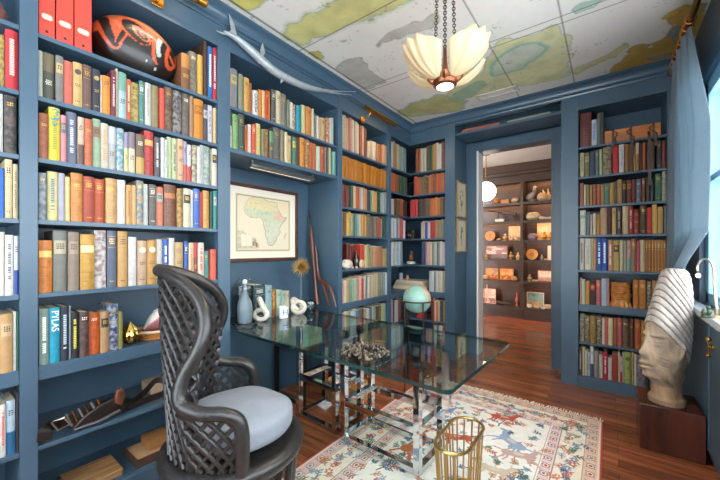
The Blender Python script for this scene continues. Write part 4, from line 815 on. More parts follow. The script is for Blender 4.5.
# paddles and spears in the alcove corner
RW = wood_mat('red_brown_wood', '3c1c13', '6e3a28', .35, (20, 20, 3))
pb, pt_ = onZ(317, 309, .743), onX(309, 210, -2.29)
pb = Vector((-2.26, 2.215, TH+.001)); 
s1 = empty('carved_staff', (-2.24, 2.20, TH), 'tall red-brown carved staff with dark tip leaning in the alcove corner', 'staff')
top = onX(309.5, 211, -2.30); bot = onX(317, 306, -2.18); bot.z = TH+.002
build('shaft', M().tube([bot+(top-bot)*t for t in (0, .2, .45, .7, .80, .83)], [.026, .019, .024, .018, .012, .009], 10), RW, s1)
build('tip', M().tube([bot+(top-bot)*t for t in (.83, .90, .93, .96, 1)], [.006, .006, .011, .006, .004], 8), mat('blackened_iron', '2a2829', .4, .6), s1)
for i, (a, b_, lb) in enumerate([((313, 246), (325, 305), 'slim dark wooden bow resting against the corner staff'), ((315, 250), (330, 306), 'outermost curved wooden bow leaning beside the staff')]):
    A, B = onX(*a, -2.28), onX(*b_, -2.08+.03*i); B.z = TH+.002; mid = (A+B)/2+Vector((.015, -.03, 0))
    A.x += .05+.04*i; B.x += .045+.065*i; sb_ = [Vector((p_.x, min(p_.y, 2.258-.035*i), p_.z)) for p_ in spline([B, (B*2+A)/3+Vector((.01, -.02, 0)), mid, A], 14)]
    tag(build('wooden_bow', M().tube(sb_, [.009+.006*math.sin(PI*i/13) for i in range(14)], 8), RW, None), lb, 'bow', 'bows in the alcove corner')
# framed map of Africa on the alcove wall
XM = XB+.002
yl, yr = onX(225.6, 200, XM+.02).y, onX(298, 200, XM+.02).y; zt, zb = onX(298, 193, XM+.02).z, onX(298, 260, XM+.02).z
fr = empty('framed_map', (XM, (yl+yr)/2, zb), 'old map of Africa in a dark frame on the blue alcove wall', 'picture')
fw = .028
mf = M().box(XM, XM+.022, yl, yr, zt-fw, zt).box(XM, XM+.022, yl, yr, zb, zb+fw).box(XM, XM+.022, yl, yl+fw, zb+fw, zt-fw).box(XM, XM+.022, yr-fw, yr, zb+fw, zt-fw)
build('frame', mf, wood_mat('dark_walnut', '2e1d16', '5a3626', .3, (8, 8, 30)), fr, bevel=.003)
build('mat_board', M().box(XM+.001, XM+.010, yl+fw, yr-fw, zb+fw, zt-fw), mat('mat_board', 'dfd6c4', .7), fr, smooth=False)
NU, NV = 220, 190; uu, vv = np.meshgrid(np.linspace(0, 1, NU), np.linspace(0, 1, NV))
AF = [(.235, .80), (.215, .74), (.205, .66), (.245, .60), (.30, .565), (.37, .555), (.42, .575), (.46, .56), (.485, .50), (.49, .44), (.525, .37), (.515, .30), (.545, .22), (.575, .13), (.60, .115), (.655, .13), (.70, .20), (.715, .27), (.765, .33), (.765, .42), (.80, .49), (.855, .56), (.885, .62), (.835, .61), (.80, .625), (.765, .70), (.725, .78), (.71, .855), (.63, .86), (.585, .845), (.52, .875), (.50, .90), (.40, .905), (.33, .885), (.285, .86)]
uu0, vv0 = uu, vv; uu, vv = (uu-.5)/1.16+.515, (vv-.5)/1.12+.475
wu = uu+.014*(fbm(uu*18, vv*18, 4)-.5)*2; wv_ = vv+.014*(fbm(uu*18+5, vv*18, 9)-.5)*2
im = np.zeros((NV, NU, 3)); im[:] = rgb('d9ceb4'); mk = inpoly(wu, wv_, AF)
reg = np.stack([rgb('d6c99c'), rgb('bcc4a8'), rgb('d4b5a0'), rgb('c4c7b0')]); ri = (fbm(uu*3.2, vv*3.2, 61)*9).astype(int) % 4
ri = np.where(vv > .70, 0, np.where((uu > .66) & (vv > .55), 2, np.where(vv > .5, 1, 3))); im[mk] = reg[ri][mk]*(.94+.1*fbm(uu*20, vv*20, 2)[..., None])[mk]
ed = dist_blur(mk, 2); e = (ed > .2) & (ed < .8); im[e] = im[e]*.35+rgb('6a4a3a')*.65; im[e & (vv > .52) & (uu < .5)] = rgb('cf9080')
ARB = [(.72, .90), (.78, .72), (.83, .65), (.93, .72), (.95, .83), (.88, .92)]; k = inpoly(wu, wv_, ARB) & ~mk; im[k] = rgb('dccba8')
k = inpoly(wu, wv_, [(.83, .27), (.865, .36), (.885, .33), (.85, .22)]); im[k] = rgb('c9b89a')
k = (fbm(uu*40, vv*40, 88, 3) > .66) & mk; im[k] *= .82
uu, vv = uu0, vv0
k = inpoly(uu, vv, [(.03, .05), (.03, .36), (.12, .36), (.20, .27), (.34, .24), (.40, .12), (.40, .05)]); im[k] = (im*.55+rgb('a9a88e')*.45)[k]*(.8+.35*fbm(uu*26, vv*26, 5)[..., None])[k]
k = inpoly(uu, vv, [(.09, .10), (.09, .31), (.27, .27), (.27, .10)]); im[k] = rgb('ddd3bd')
for (a, b_, cc) in ((.30, .14, 'b06a5a'), (.35, .12, 'a85c50'), (.32, .18, '8a9a80')): k = ((uu-a)/.02)**2+((vv-b_)/.045)**2 < 1; im[k] = rgb(cc)
k = (np.minimum(np.minimum(uu, 1-uu)*1.15, np.minimum(vv, 1-vv)) < .022); im[k] = rgb('c3b88a')
k = (np.abs(np.minimum(np.minimum(uu, 1-uu)*1.15, np.minimum(vv, 1-vv))-.024) < .004); im[k] = rgb('7a6e54')
my, mz = .062, .055
paintmesh('printed_sheet', lambda u, v: (XM+.0106, yl+fw+my+u*(yr-yl-2*fw-2*my), zb+fw+mz+v*(zt-zb-2*fw-2*mz)), NU, NV, im, attr_mat('map_print', .6), fr)
# picture light under the alcove shelf
A, Bp = onX(250, 161.5, -2.03), onX(313, 179, -2.03); zl = (A.z+Bp.z)/2; A.z = Bp.z = min(1.86, zl)
pl = empty('alcove_picture_light', (A+Bp)/2, 'grey tubular picture light under the shelf above the framed map', 'lamp')
build('tube', M().tube([A, Bp], .019, 16), mat('brushed_steel', '9aa0a4', .3, .9), pl)
build('diffuser', M().box(A.x-.0215, A.x-.014, A.y+.02, Bp.y-.02, A.z-.016, A.z-.004), emit_mat('warm_diffuser', 'ffd2a4', 1.6), pl)
for y in (A.y+.004, Bp.y-.02): build('bracket', M().box(A.x-.014, A.x+.014, y, y+.016, A.z+.014, 1.8915), mat('brushed_steel', '9aa0a4', .3, .9), pl)
# brass picture lights on the frieze
def brass_light(a, b_, arm, lb):
    B = onX(*b_, XL+.12); A = Vector((B.x, onX(a[0], b_[1], XL+.12).y, B.z)); z = B.z
    r = empty('brass_picture_light', (A+B)/2, lb, 'lamp', 'brass picture lights')
    build('shade', M().tube([A, A+(B-A)*.02, B-(B-A)*.02, B], [.023, .0245, .0245, .023], 18), BRASS, r)
    build('lamp_slot', M().box(A.x-.0265, A.x-.022, A.y+.02, B.y-.02, z-.006, z+.008), emit_mat('warm_slot', 'ffd08a', 4.), r)
    y = A.y+(B.y-A.y)*arm
    build('arm', M().tube(spline([(XL+.006, y, z-.055), (XL+.06, y, z-.06), (XL+.10, y, z-.03), (XL+.118, y, z-.005)], 10), .007, 8), BRASS, r)
    build('wall_plate', M().box(XL+.0045, XL+.014, y-.03, y+.03, z-.09, z-.03), BRASS, r, bevel=.002)
    return (A+B)/2
BL1 = brass_light((365.5, 105.5), (396, 125), .18, 'brass picture light on the frieze over the narrow bookcase near the corner')
BL2 = brass_light((128, -38), (206, 4), .45, 'brass picture light over the tall bookcase, left of the silver fish')
# ---------------------------------------------------------------- carved chair
CC = Vector((-1.345, .850, 0)); cf = Vector((.63, .77, 0)).normalized(); cn = Vector((cf.y, -cf.x, 0))     # facing, near side
def K(l, k, z): return CC+cn*l+cf*k+Vector((0, 0, z))
EB = mat('ebonised_wood', '2b2827', .34, noise=.35, nscale=60, bump=.3, bscale=120)
ch = empty('carved_armchair', CC, 'dark carved wood tub armchair with pierced lattice back and hooded top', 'chair')
half = [(.285, .06, .425), (.288, .062, .56), (.285, .045, .625), (.288, -.01, .655), (.287, -.08, .665), (.262, -.155, .700), (.240, -.150, .785), (.228, -.100, .88), (.208, -.082, .96), (.172, -.105, 1.045), (.122, -.165, 1.108), (.062, -.248, 1.152), (0, -.305, 1.170)]
full = [K(l, k, z) for l, k, z in half]+[K(-l, k, z) for l, k, z in half[:-1][::-1]]
rim = spline(full, 97)
build('rolled_rim', M().tube(rim, .0265, 14), EB, ch)
ring_c = [K(.275*math.sin(t), -.275*math.cos(t), .405) for t in np.linspace(0, 2*PI, 65)[:-1]]
build('seat_rail', M().tube([K(  .278*math.sin(t)*1.0, -.270*math.cos(t)+.002, .395) for t in np.linspace(0, 2*PI, 65)[:-1]], .034, 12, True), EB, ch)
build('seat', M().lathe([(0, 0), (.28, 0), (.28, .02), (0, .02)], K(0, .015, .40), 48), EB, ch)
def shell(s, v, off=0.):
    """s 0..1 along the rim from the near arm round to the far arm, v 0 at the seat rail 1 at the rim"""
    i = s*(len(rim)-1); j = min(int(i), len(rim)-2); R = rim[j].lerp(rim[j+1], i-j)
    q = min(s, 1-s)*24; th = math.radians(float(np.interp(q, [0, 3, 5, 8, 9, 10, 11, 12], [103, 82, 60, 54, 45, 31, 15, 0]))); th = th if s <= .5 else -th
    B = K(.272*math.sin(th), -.272*math.cos(th)+.018, .43)
    p = B.lerp(R, v); out = p-CC; out.z = 0
    out = out.normalized(); p = p+out*(.008*math.sin(PI*v)+off)
    return p
lat = M(); NS = 44
def hgt(s): return (shell(s, 1)-shell(s, 0)).length
def strip(fn, n, w, th, off):
    pts = [fn(i/n) for i in range(n+1)]; pts = [p for p in pts if p is not None and 0 <= p[0] <= 1 and -.001 <= p[1] <= 1.001]
    if len(pts) < 2: return
    for i in range(1, len(pts)):
        if (shell(*pts[i])-shell(*pts[i-1])).length > .06:
            strip_pts(pts[:i], w, th, off); strip_pts(pts[i:], w, th, off); return
    strip_pts(pts, w, th, off)
def strip_pts(pts, w, th, off):
    if len(pts) < 2: return
    rows = []
    for i, (s, v) in enumerate(pts):
        P = shell(s, v, off); a = shell(*pts[max(i-1, 0)], off); b = shell(*pts[min(i+1, len(pts)-1)], off); t = (b-a).normalized()
        o = (P-CC); o.z = 0; o = o.normalized(); wv = t.cross(o).normalized()
        rows.append([P-wv*w+o*th*.2, P-wv*w*.55+o*th, P+wv*w*.55+o*th, P+wv*w+o*th*.2, P+wv*w-o*th, P-wv*w-o*th])
    vs = [p for r in rows for p in r]; k = 6; n = len(rows)
    lat.add(vs, [(i*k+j, i*k+(j+1) % k, (i+1)*k+(j+1) % k, (i+1)*k+j) for i in range(n-1) for j in range(k)]+[tuple(range(k)), tuple((n-1)*k+j for j in range(k))[::-1]])
# strips climb at constant slope in metres: v*h(s) = +-1.15*(arc length)
S = [i/120 for i in range(121)]; arc = [0.]
for i in range(120): arc.append(arc[-1]+(shell(S[i+1], .3)-shell(S[i], .3)).length)
TOT = arc[-1]
def s_at(a):
    if a < 0 or a > TOT: return None
    for i in range(120):
        if arc[i+1] >= a: return S[i]+(a-arc[i])/(arc[i+1]-arc[i]+1e-9)/120
    return 1.
for sgn in (1, -1):
    k = -30
    while k < 90:
        a0 = k*.050
        def f(t, a0=a0, sgn=sgn):
            z = t*.78; a = a0+z/1.25 if sgn > 0 else TOT-(a0+z/1.25); s = s_at(a)
            return None if s is None else (s, z/max(.05, hgt(s)))
        strip(f, 64, .0088, .008, .0012*sgn); k += 1
build('lattice', lat, EB, ch, smooth=False)
for i in range(7):
    t = 2*PI*i/7+.3; a = K(.24*math.sin(t), -.24*math.cos(t)+.015, .37); b = K(.20*math.sin(t), -.20*math.cos(t)+.015, .02)
    side = Vector((b-a)).cross(Vector((CC-a).x*Vector((1, 0, 0))+(CC-a).y*Vector((0, 1, 0)))).normalized()
    lp = [a+(b-a)*u+side*.045*math.sin(PI*u)+Vector((a-CC).normalized())*.03*math.sin(PI*u) for u in np.linspace(0, 1, 10)]; lq = [a+(b-a)*u-side*.045*math.sin(PI*u) for u in np.linspace(0, 1, 10)]
    build('leg', M().tube(lp, .017, 8).tube(lq, .017, 8), EB, ch)
build('foot_ring', M().tube([K(.225*math.sin(t), -.225*math.cos(t)+.015, .036) for t in np.linspace(0, 2*PI, 49)[:-1]], .022, 10, True), EB, ch)
# cushion
def cus(u, v):
    a = 2*PI*u; r = .228; e = .55
    zz = (v-.5)*2; rr_ = (1-abs(zz)**4.2)**(1/4.2); x = r*rr_*math.sin(a)*1.0; y = r*rr_*math.cos(a)*1.0
    q = 1.0+.06*math.cos(2*a)**2; tuft = .012*math.cos(5*a)*rr_*abs(zz)
    h = .066*zz
    return K(x*q*.98, y*q+.014, .498+h+(.018*(1-rr_) if zz > 0 else 0)+tuft*.4)
cm = M(); cm.grid(lambda u, v: cus(u, v), 56, 25, True)
cu = tag(build('seat_cushion', cm, mat('grey_linen', '8a9099', .9, noise=.07, nscale=120, bump=.3, bscale=500), None, ang=3), 'plump pale grey linen cushion on the dark carved chair', 'cushion')
# ---------------------------------------------------------------- chandelier
d = ray(445, 75); t = 1.9; CH = Vector((d[0]*t, d[1]*t, 0)); zb = H_EYE+(249-87)/330*1.9
cd_ = empty('shell_chandelier', (CH.x, CH.y, CEIL), 'hanging chandelier with four frosted scallop-shell shades on dark chains', 'chandelier')
toc = Vector((-CH.x, -CH.y, 0)).normalized(); az0 = math.atan2(toc.y, toc.x)
BZ = mat('chandelier_bronze', '7a4a2e', .35, .75)
CHZ = zb
bowl = Vector((CH.x, CH.y, zb))
build('body', M().lathe([(.052, .0), (.064, .008), (.070, .028), (.058, .050), (.030, .075), (.016, .10), (.012, .17), (0, .172)], bowl, 32), BZ, cd_)
build('centre_lens', M().lathe([(0, -.008), (.035, -.006), (.052, .001), (.050, .006), (0, .006)], bowl, 28), emit_mat('lit_lens', 'fff0d8', 2.), cd_)
shade = bpy.data.materials.new('frosted_shell_glass'); shade.use_nodes = True; nt = shade.node_tree; pb = nt.nodes['Principled BSDF']
pb.inputs['Base Color'].default_value = (*hexc('dccdaa'), 1); pb.inputs['Roughness'].default_value = .35
pb.inputs['Emission Color'].default_value = (*hexc('ffdfae'), 1); pb.inputs['Emission Strength'].default_value = .10
tl = nt.nodes.new('ShaderNodeBsdfTranslucent'); tl.inputs['Color'].default_value = (*hexc('dcc698'), 1); mx = nt.nodes.new('ShaderNodeMixShader'); mx.inputs[0].default_value = .38
nt.links.new(pb.outputs[0], mx.inputs[1]); nt.links.new(tl.outputs[0], mx.inputs[2]); nt.links.new(mx.outputs[0], nt.nodes['Material Output'].inputs['Surface'])
bulb = emit_mat('lamp_bulb', 'ffe2b4', 1.6)
for q in range(4):
    a = az0+PI/4+q*PI/2; o = Vector((math.cos(a), math.sin(a), 0)); sd = Vector((-o.y, o.x, 0)); B = bowl+o*.055+Vector((0, 0, .035))
    def shf(u, v, o=o, sd=sd, B=B):
        f = (u-.5)*2; rib = .5+.5*math.cos(f*PI*4.5); e = max(0, 1-abs(f)**2.6*.42)*(1-.055*(1-rib)*v*v); w = v*e
        ph = 1.30*w; R = .285*math.sin(ph)/1.30; Z = .285*(1-math.cos(ph))/1.30
        W = .150*f*(v**.75)*(1-.10*v)
        return B+o*(R-.045*f*f*v+.010*rib*v*math.sin(ph))+sd*W+Vector((0, 0, Z+.060*f*f*v-.010*rib*v*math.cos(ph)))
    sm = M(); sm.grid(shf, 61, 16)
    build('shell_shade', sm, shade, cd_, solid=.004, ang=3)
    bl_ = B+o*.055+Vector((0, 0, .085)); build('bulb', M().ell(bl_, (.014, .014, .024), 14, 8).tube([B, bl_], .007, 8), bulb, cd_)
for q in range(4):
    a = az0+q*PI/2; o = Vector((math.cos(a), math.sin(a), 0)); arm = spline([bowl+o*.05+Vector((0, 0, .03)), bowl+o*.085+Vector((0, 0, .055)), bowl+o*.075+Vector((0, 0, .10)), bowl+o*.055+Vector((0, 0, .19))], 14)
    build('arm', M().tube(arm, [.020-.011*i/13 for i in range(14)], 8), BZ, cd_)
    top = Vector((CH.x, CH.y, CEIL-.03))+o*.045; s0 = arm[-1]; n = 22; cmh = M()
    for i in range(n):
        c0 = s0.lerp(top, (i+.5)/n); dv = (top-s0).normalized(); L = (top-s0).length/n*.68; w0 = (o if i % 2 else Vector((-o.y, o.x, 0)))
        cmh.tube([c0+dv*L*math.cos(k*PI/5)+w0*.0085*math.sin(k*PI/5) for k in range(10)], .0026, 5, True)
    build('chain', cmh, mat('aged_bronze_chain', '4a4036', .4, .7), cd_)
build('ceiling_rose', M().lathe([(0, -.035), (.055, -.03), (.075, -.012), (.08, -.001), (0, -.001)], (CH.x, CH.y, CEIL), 32), BZ, cd_)
# ---------------------------------------------------------------- ceiling vent
v0 = onZ(497, 93, CEIL); vt = empty('ceiling_vent', (v0.x, v0.y, CEIL-.012), 'rectangular vent painted like the map ceiling, near the crown moulding', 'vent')
VM = mat('vent_paint', 'c6c2b4', .5)
hx, hy = .19, .062
build('frame', M().box(v0.x-hx, v0.x+hx, v0.y-hy, v0.y-hy+.018, CEIL-.009, CEIL-.001).box(v0.x-hx, v0.x+hx, v0.y+hy-.018, v0.y+hy, CEIL-.009, CEIL-.001).box(v0.x-hx, v0.x-hx+.018, v0.y-hy, v0.y+hy, CEIL-.009, CEIL-.001).box(v0.x+hx-.018, v0.x+hx, v0.y-hy, v0.y+hy, CEIL-.009, CEIL-.001), VM, vt)
lm = M()
for i in range(7): y = v0.y-hy+.024+i*.0135; lm.box(v0.x-hx+.018, v0.x+hx-.018, y, y+.009, CEIL-.006, CEIL-.0045, rot=(.5, 0, 0))
build('louvre', lm, VM, vt)
# ---------------------------------------------------------------- silver fish on the frieze
fx = XL+.05
path = [onX(x, y, fx) for x, y in ((224, 31.5), (236, 38), (247, 47), (260, 59), (275, 71.5), (292, 81), (310, 88), (326, 91), (335, 93), (352, 95))]
sp_ = spline(path, 46); rad = []
for i in range(46): u = i/45; rad.append(max(.0022, .007+.023*math.sin(min(1, u*1.22)*PI)**.8 if u < .78 else .024*(1-(u-.78)/.22)**1.5*.55+.0022))
FISH = mat('silvered_fish', 'aab2b6', .34, .35, noise=.15, nscale=30, bump=.2)
fi = empty('silver_fish', sp_[20], 'long silver needlefish with pointed beak hung along the frieze', 'fish')
build('body', M().tube(sp_, rad, 14), FISH, fi)
b0 = onX(326, 90, fx); build('beak', M().tube([b0, onX(340, 91.5, fx), onX(356, 91.8, fx+.01)], [.008, .005, .002], 8), FISH, fi)
def fin(ptsl, name='fin', x=fx, t=.006):
    P = [onX(px, py, x) for px, py in ptsl]; build(name, M().prism([p-Vector((t/2, 0, 0)) for p in P], (t, 0, 0)), FISH, fi, bevel=.001)
fin([(228, 33), (231, 30), (229, 14), (234, 24), (237, 37)], 'tail_fin'); fin([(231, 35), (216, 30.5), (222, 34), (232, 36.5)], 'tail_fin')
fin([(260, 50), (262.5, 43), (265, 52), (262, 60)]); fin([(259, 57), (258, 64), (264, 61), (262, 57)]); fin([(281, 75), (280.5, 83.5), (287, 78), (285, 74)])
build('eye', M().ell(onX(323, 87.5, fx+.018), .006, 10, 6), mat('black_eye', '151515', .2), fi)
# ---------------------------------------------------------------- curtain and rod
rz = 2.655; rod = empty('curtain_rod', (.40, 2.4, rz), 'brass curtain rod with rings above the window', 'curtain rod')
build('pole', M().tube([(.40, -.7, rz), (.40, 3.56, rz)], .018, 14), BRASS, rod)
build('finial', M().ell((.40, 3.575, rz), .026, 14, 10), BRASS, rod)
for y in (-.3, 1.6, 3.50): build('bracket', M().box(.392, WX-.001, y-.008, y+.008, rz-.012, rz+.006), BRASS, rod)
NF = 7
def cy0(v): return 2.80-.36*(min(1, v/.40))**1.1+(.0 if v < .74 else .66*min(1, (v-.74)/.13))      # near edge from top (v 0) to bottom
def curt(u, v):
    z = rz-.045-v*1.70; y = cy0(v)+u*(3.40-cy0(v)); a = .014+.012*min(1, v*3)
    x = .392+a*math.cos(u*NF*2*PI+.6)+.008*math.sin(u*23+v*4)
    if u > .88: x -= .035*min(1, v*2.)*(u-.88)/.12
    return Vector((x, y+.006*math.sin(v*9+u*20), z))
CURT = mat('blue_grey_linen', '7c8a93', .95, noise=.12, nscale=140, bump=.35, bscale=700)
nt = CURT.node_tree; pb = nt.nodes['Principled BSDF']; tl = nt.nodes.new('ShaderNodeBsdfTranslucent'); tl.inputs['Color'].default_value = (*hexc('9fb6c2'), 1); mx = nt.nodes.new('ShaderNodeMixShader'); mx.inputs[0].default_value = .38
nt.links.new(pb.outputs[0], mx.inputs[1]); nt.links.new(tl.outputs[0], mx.inputs[2]); nt.links.new(mx.outputs[0], nt.nodes['Material Output'].inputs['Surface'])
cu_ = empty('linen_curtain', (.41, 3.1, .91), 'long pale blue-grey linen curtain hanging beside the right bookcase', 'curtain')
cmh = M(); cmh.grid(curt, 150, 70); build('panel', cmh, CURT, cu_, solid=.003, ang=3)
for i in range(8):
    u = i/7; p = curt(u, 0); build('ring', M().tube([(.40+.026*math.cos(a), p.y, rz-.002+.028*math.sin(a)) for a in np.linspace(0, 2*PI, 21)[:-1]], .0036, 6, True), mat('copper_ring', 'c07a4a', .3, .9), cu_)
# ---------------------------------------------------------------- wooden plinth and carved head
RSW = wood_mat('rosewood_block', '2a120d', '5c2a1b', .22, (14, 14, 1.2))
bx = M().box(.160, .455, 2.735, 3.07, .001, .286)
tag(build('wooden_block', bx, RSW, None, bevel=.004), 'dark rosewood block plinth carrying the carved head', 'plinth')
HC = Vector((.298, 2.850, .2868)); fd = Vector((-.84, -.54, 0)).normalized(); fs = Vector((-fd.y, fd.x, 0))
secs = [(0, 0, .094, .088), (.03, 0, .097, .090), (.045, 0, .086, .082), (.06, 0, .082, .078), (.115, .0, .080, .076), (.14, .012, .092, .084), (.17, .022, .112, .094), (.23, .024, .122, .102), (.33, .012, .126, .108), (.42, .0, .124, .108), (.50, -.012, .118, .104), (.58, -.025, .107, .097), (.66, -.036, .096, .090), (.74, -.045, .082, .079), (.80, -.050, .067, .066), (.835, -.052, .052, .052), (.847, -.052, .032, .032), (.850, -.052, .0005, .0005)]
SZ = np.array([s[0] for s in secs]); HT = .850
def hatline(ca): return .375+.135*ca
def head(u, v):
    z = HT*v; o, ra, rb = (float(np.interp(z, SZ, [s[k] for s in secs])) for k in (1, 2, 3)); a = 2*PI*u
    ca, sa = math.cos(a), math.sin(a); r = 0.
    fa = math.atan2(sa, ca)
    g = lambda x, m, s: math.exp(-((x-m)/s)**2)
    r += .034*g(fa, 0, .19)*g(z, .312, .030)+.016*g(fa, 0, .14)*g(z, .365, .05)                # nose
    r += .024*g(fa, 0, .36)*g(z, .252, .012)+.024*g(fa, 0, .34)*g(z, .224, .012)-.014*g(fa, 0, .34)*g(z, .238, .006)   # lips
    r += .014*g(fa, 0, .40)*g(z, .172, .018)                                                   # chin
    for s_ in (1, -1):
        r += .022*g(fa, .58*s_, .20)*g(z, .385, .020)-.020*g(fa, .58*s_, .32)*g(z, .388, .036)-.007*g(fa, .58*s_, .2)*g(z, .385, .004)+.014*g(fa, .56*s_, .36)*g(z, .430, .010)   # eyes, sockets, brows
        r += .012*g(fa, .75*s_, .3)*g(z, .295, .04)-.006*(abs(math.sin((z-.30)*150+fa*6)))*g(fa, 1.0*s_, .22)*g(z, .29, .05)
        r += .028*g(fa, 1.62*s_, .16)*g(z, .350, .050)-.016*g(fa, 1.56*s_, .06)*g(z, .35, .03)   # ears
    d = z-hatline(ca)
    if d > 0: k = d/.041; fr_ = k-math.floor(k); r += .007*(math.sin(PI*fr_)**.5)-.006*(1 if fr_ < .12 else 0)+.004
    if z < .045: r += .004
    r += .006*(float(fbm(np.array(ca*5+7), np.array(z*22+sa*5), 5, 3))-.45)
    ra *= .93; rb *= .93; o *= .93; r *= .95
    return HC+fd*(o+ca*(ra+r))+fs*(sa*(rb+r))+Vector((0, 0, z))
HN, HV = 192, 260
img = np.zeros((HV, HN, 3)); uu, vv = np.meshgrid(np.arange(HN)/HN, np.linspace(0, 1, HV)); zz = vv*HT; ca = np.cos(2*PI*uu)
nn = fbm(np.cos(2*PI*uu)*3+5, zz*16+np.sin(2*PI*uu)*3, 3)[..., None]; img[:] = rgb('a8927a'); img = img*(.55+.8*nn)
hz = .375+.135*ca; hat = zz > hz; img[hat] = (rgb('cfc7bf')*(.70+.45*nn))[hat]
k = (zz-hz)/.041; fr_ = k-np.floor(k); g = hat & ((fr_ < .13)); img[g] = rgb('6a5a52')
low = zz < .12; img[low] = (rgb('a8896a')*(.7+.5*nn))[low]
wash = np.clip((zz-.25)/.2, 0, 1)[..., None]*.35; img = img*(1-wash*(~hat[..., None]))+rgb('c9bba8')*wash*(~hat[..., None])
m = M(); m.grid(head, HN, HV, True)
me = bpy.data.meshes.new('head_sculpture'); vs = np.array(m.v); o0 = HC.copy(); me.from_pydata((vs-np.array(o0)).tolist(), [], m.f+[tuple(range(HN))[::-1]]); me.update()
at = me.color_attributes.new('paint', 'FLOAT_COLOR', 'POINT'); im = np.clip(img, 0, 1).reshape(-1, 3); im = np.where(im <= .04045, im/12.92, ((im+.055)/1.055)**2.4)
at.data.foreach_set('color', np.concatenate([im, np.ones((len(im), 1))], 1).astype(np.float32).ravel()); me.materials.append(attr_mat('carved_wood_paint', .7, .5, 90))
me.polygons.foreach_set('use_smooth', [True]*len(me.polygons)); hd_ = bpy.data.objects.new('head_sculpture', me); C.objects.link(hd_); hd_.location = o0; WO[hd_.name] = o0
tag(hd_, 'tall weathered carved head with ribbed headdress on the rosewood block', 'sculpture')
# ---------------------------------------------------------------- window sill things
k = Vector((.50, 2.62, .9005)); gn = empty('gooseneck_lamp', k, 'pale brass gooseneck lamp with white bulb on the window sill', 'lamp')
PB = mat('pale_brass', 'cdbd9c', .3, .8)
sb_ = onX(717, 316, .49); 
bp_ = onZ(717, 318, .9005); bp_ = Vector((bp_.x, bp_.y, .9005))
build('base', M().lathe([(0, 0), (.030, 0), (.030, .008), (.010, .014), (.010, .05), (0, .05)], bp_, 20), PB, gn)
X0 = bp_.x; tp_ = [bp_+Vector((0, 0, .04)), onX(714.5, 290, X0), onX(713.5, 270, X0), onX(709, 260.5, X0), onX(702, 259.5, X0), onX(697.5, 265, X0), onX(697.3, 271, X0)]
build('neck', M().tube(spline(tp_, 30), .006, 8), PB, gn)
build('bulb', M().ell(onX(698, 275.5, X0), (.013, .013, .016), 14, 10), emit_mat('white_globe', 'fff6e8', .6), gn)
for i, (px, lb, hh) in enumerate([(704, 'small dark bronze figurine on the window sill, left of the lamp base', .048), (708.5, 'second small dark figurine on the sill, closest to the lamp base', .062)]):
    p = onZ(px, 317.5, .9005); p.z = .9005
    tag(build('figurine', M().lathe([(0, 0), (.015, 0), (.016, .006), (.009, .012), (.013, .026), (.010, .036), (.006, .040), (.009, hh-.010), (.005, hh), (0, hh)], p, 14), mat('green_bronze', '4a5644', .4, .6), None), lb, 'figurine', 'sill figurines')
# ---------------------------------------------------------------- things on the tall left bookcase
RED = mat('red_buckram', 'c63f30', .5, noise=.05, nscale=30); PLATE = mat('nickel_plate', 'b9ad94', .4, .5); HOLE = mat('dark_hole', '1a1212', .8)
nm = ['leftmost of the three red box files', 'middle one of the three red box files', 'right one of the three red box files, next to the mask']
for i, (x0, x1) in enumerate(((38.4, 55.2), (56, 73.8), (74.4, 92))):
    a0, a1 = onX(x0, 30, XL-.012).y+.001, onX(x1, 30, XL-.012).y-.001; xs = XL-.012
    bf = empty('box_file', (xs-.12, (a0+a1)/2, SH[0]+.0003), nm[i]+' on the top shelf', 'box file', 'red box files')
    build('case', M().box(xs-.25, xs, a0, a1, SH[0]+.0003, SH[0]+.325), RED, bf, bevel=.002)
    ym = (a0+a1)/2; zz = SH[0]+.085
    build('label_holder', M().prism([Vector((xs+.0001, ym+p, zz+q)) for p, q in rrect((a1-a0)*.36, .013, .012)], (.003, 0, 0)), PLATE, bf)
    build('label_card', M().box(xs+.003, xs+.0036, ym-(a1-a0)*.26, ym+(a1-a0)*.26, zz-.008, zz+.008), mat('cream_card', 'e9e0c8', .7), bf)
    build('finger_hole', M().lathe([(0, 0), (.0055, 0), (.0055, .0012), (0, .0012)], (xs-.0006, ym, SH[0]+.022), 14, (1, 0, 0)), HOLE, bf)
# carved mask head
mc = onX(137, 45, XL-.122); my = mc.y; MH = .158; ry, rx_ = .203, .121
NU, NV = 160, 110; uu, vv = np.meshgrid(np.linspace(0, 1, NU), np.linspace(0, 1, NV))
yy = np.cos(vv*PI)*-1; rad_ = np.sin(vv*PI); ang_ = uu*2*PI; X_ = np.cos(ang_)*rad_; Z_ = np.sin(ang_)*rad_       # yy along the wall, X_ to the room, Z_ up
im = np.zeros((NV, NU, 3)); im[:] = rgb('1b1412'); st_ = fbm(yy*7+3, Z_*7, 8)[..., None]
OR, BK, CO = 'c2512c', '1b1412', 'a8623f'
top = Z_ > .30-.55*np.maximum(0, -yy-.2)-.1*yy; im[top] = (rgb(CO)*(.72+.5*st_))[top]
def el(cy, cz, ry_, rz_, t, col):
    c, s = math.cos(t), math.sin(t); Y = yy-cy; Z = Z_-cz; k = (((Y*c+Z*s)/ry_)**2+((-Y*s+Z*c)/rz_)**2 < 1) & (X_ > -.2); im[k] = rgb(col)
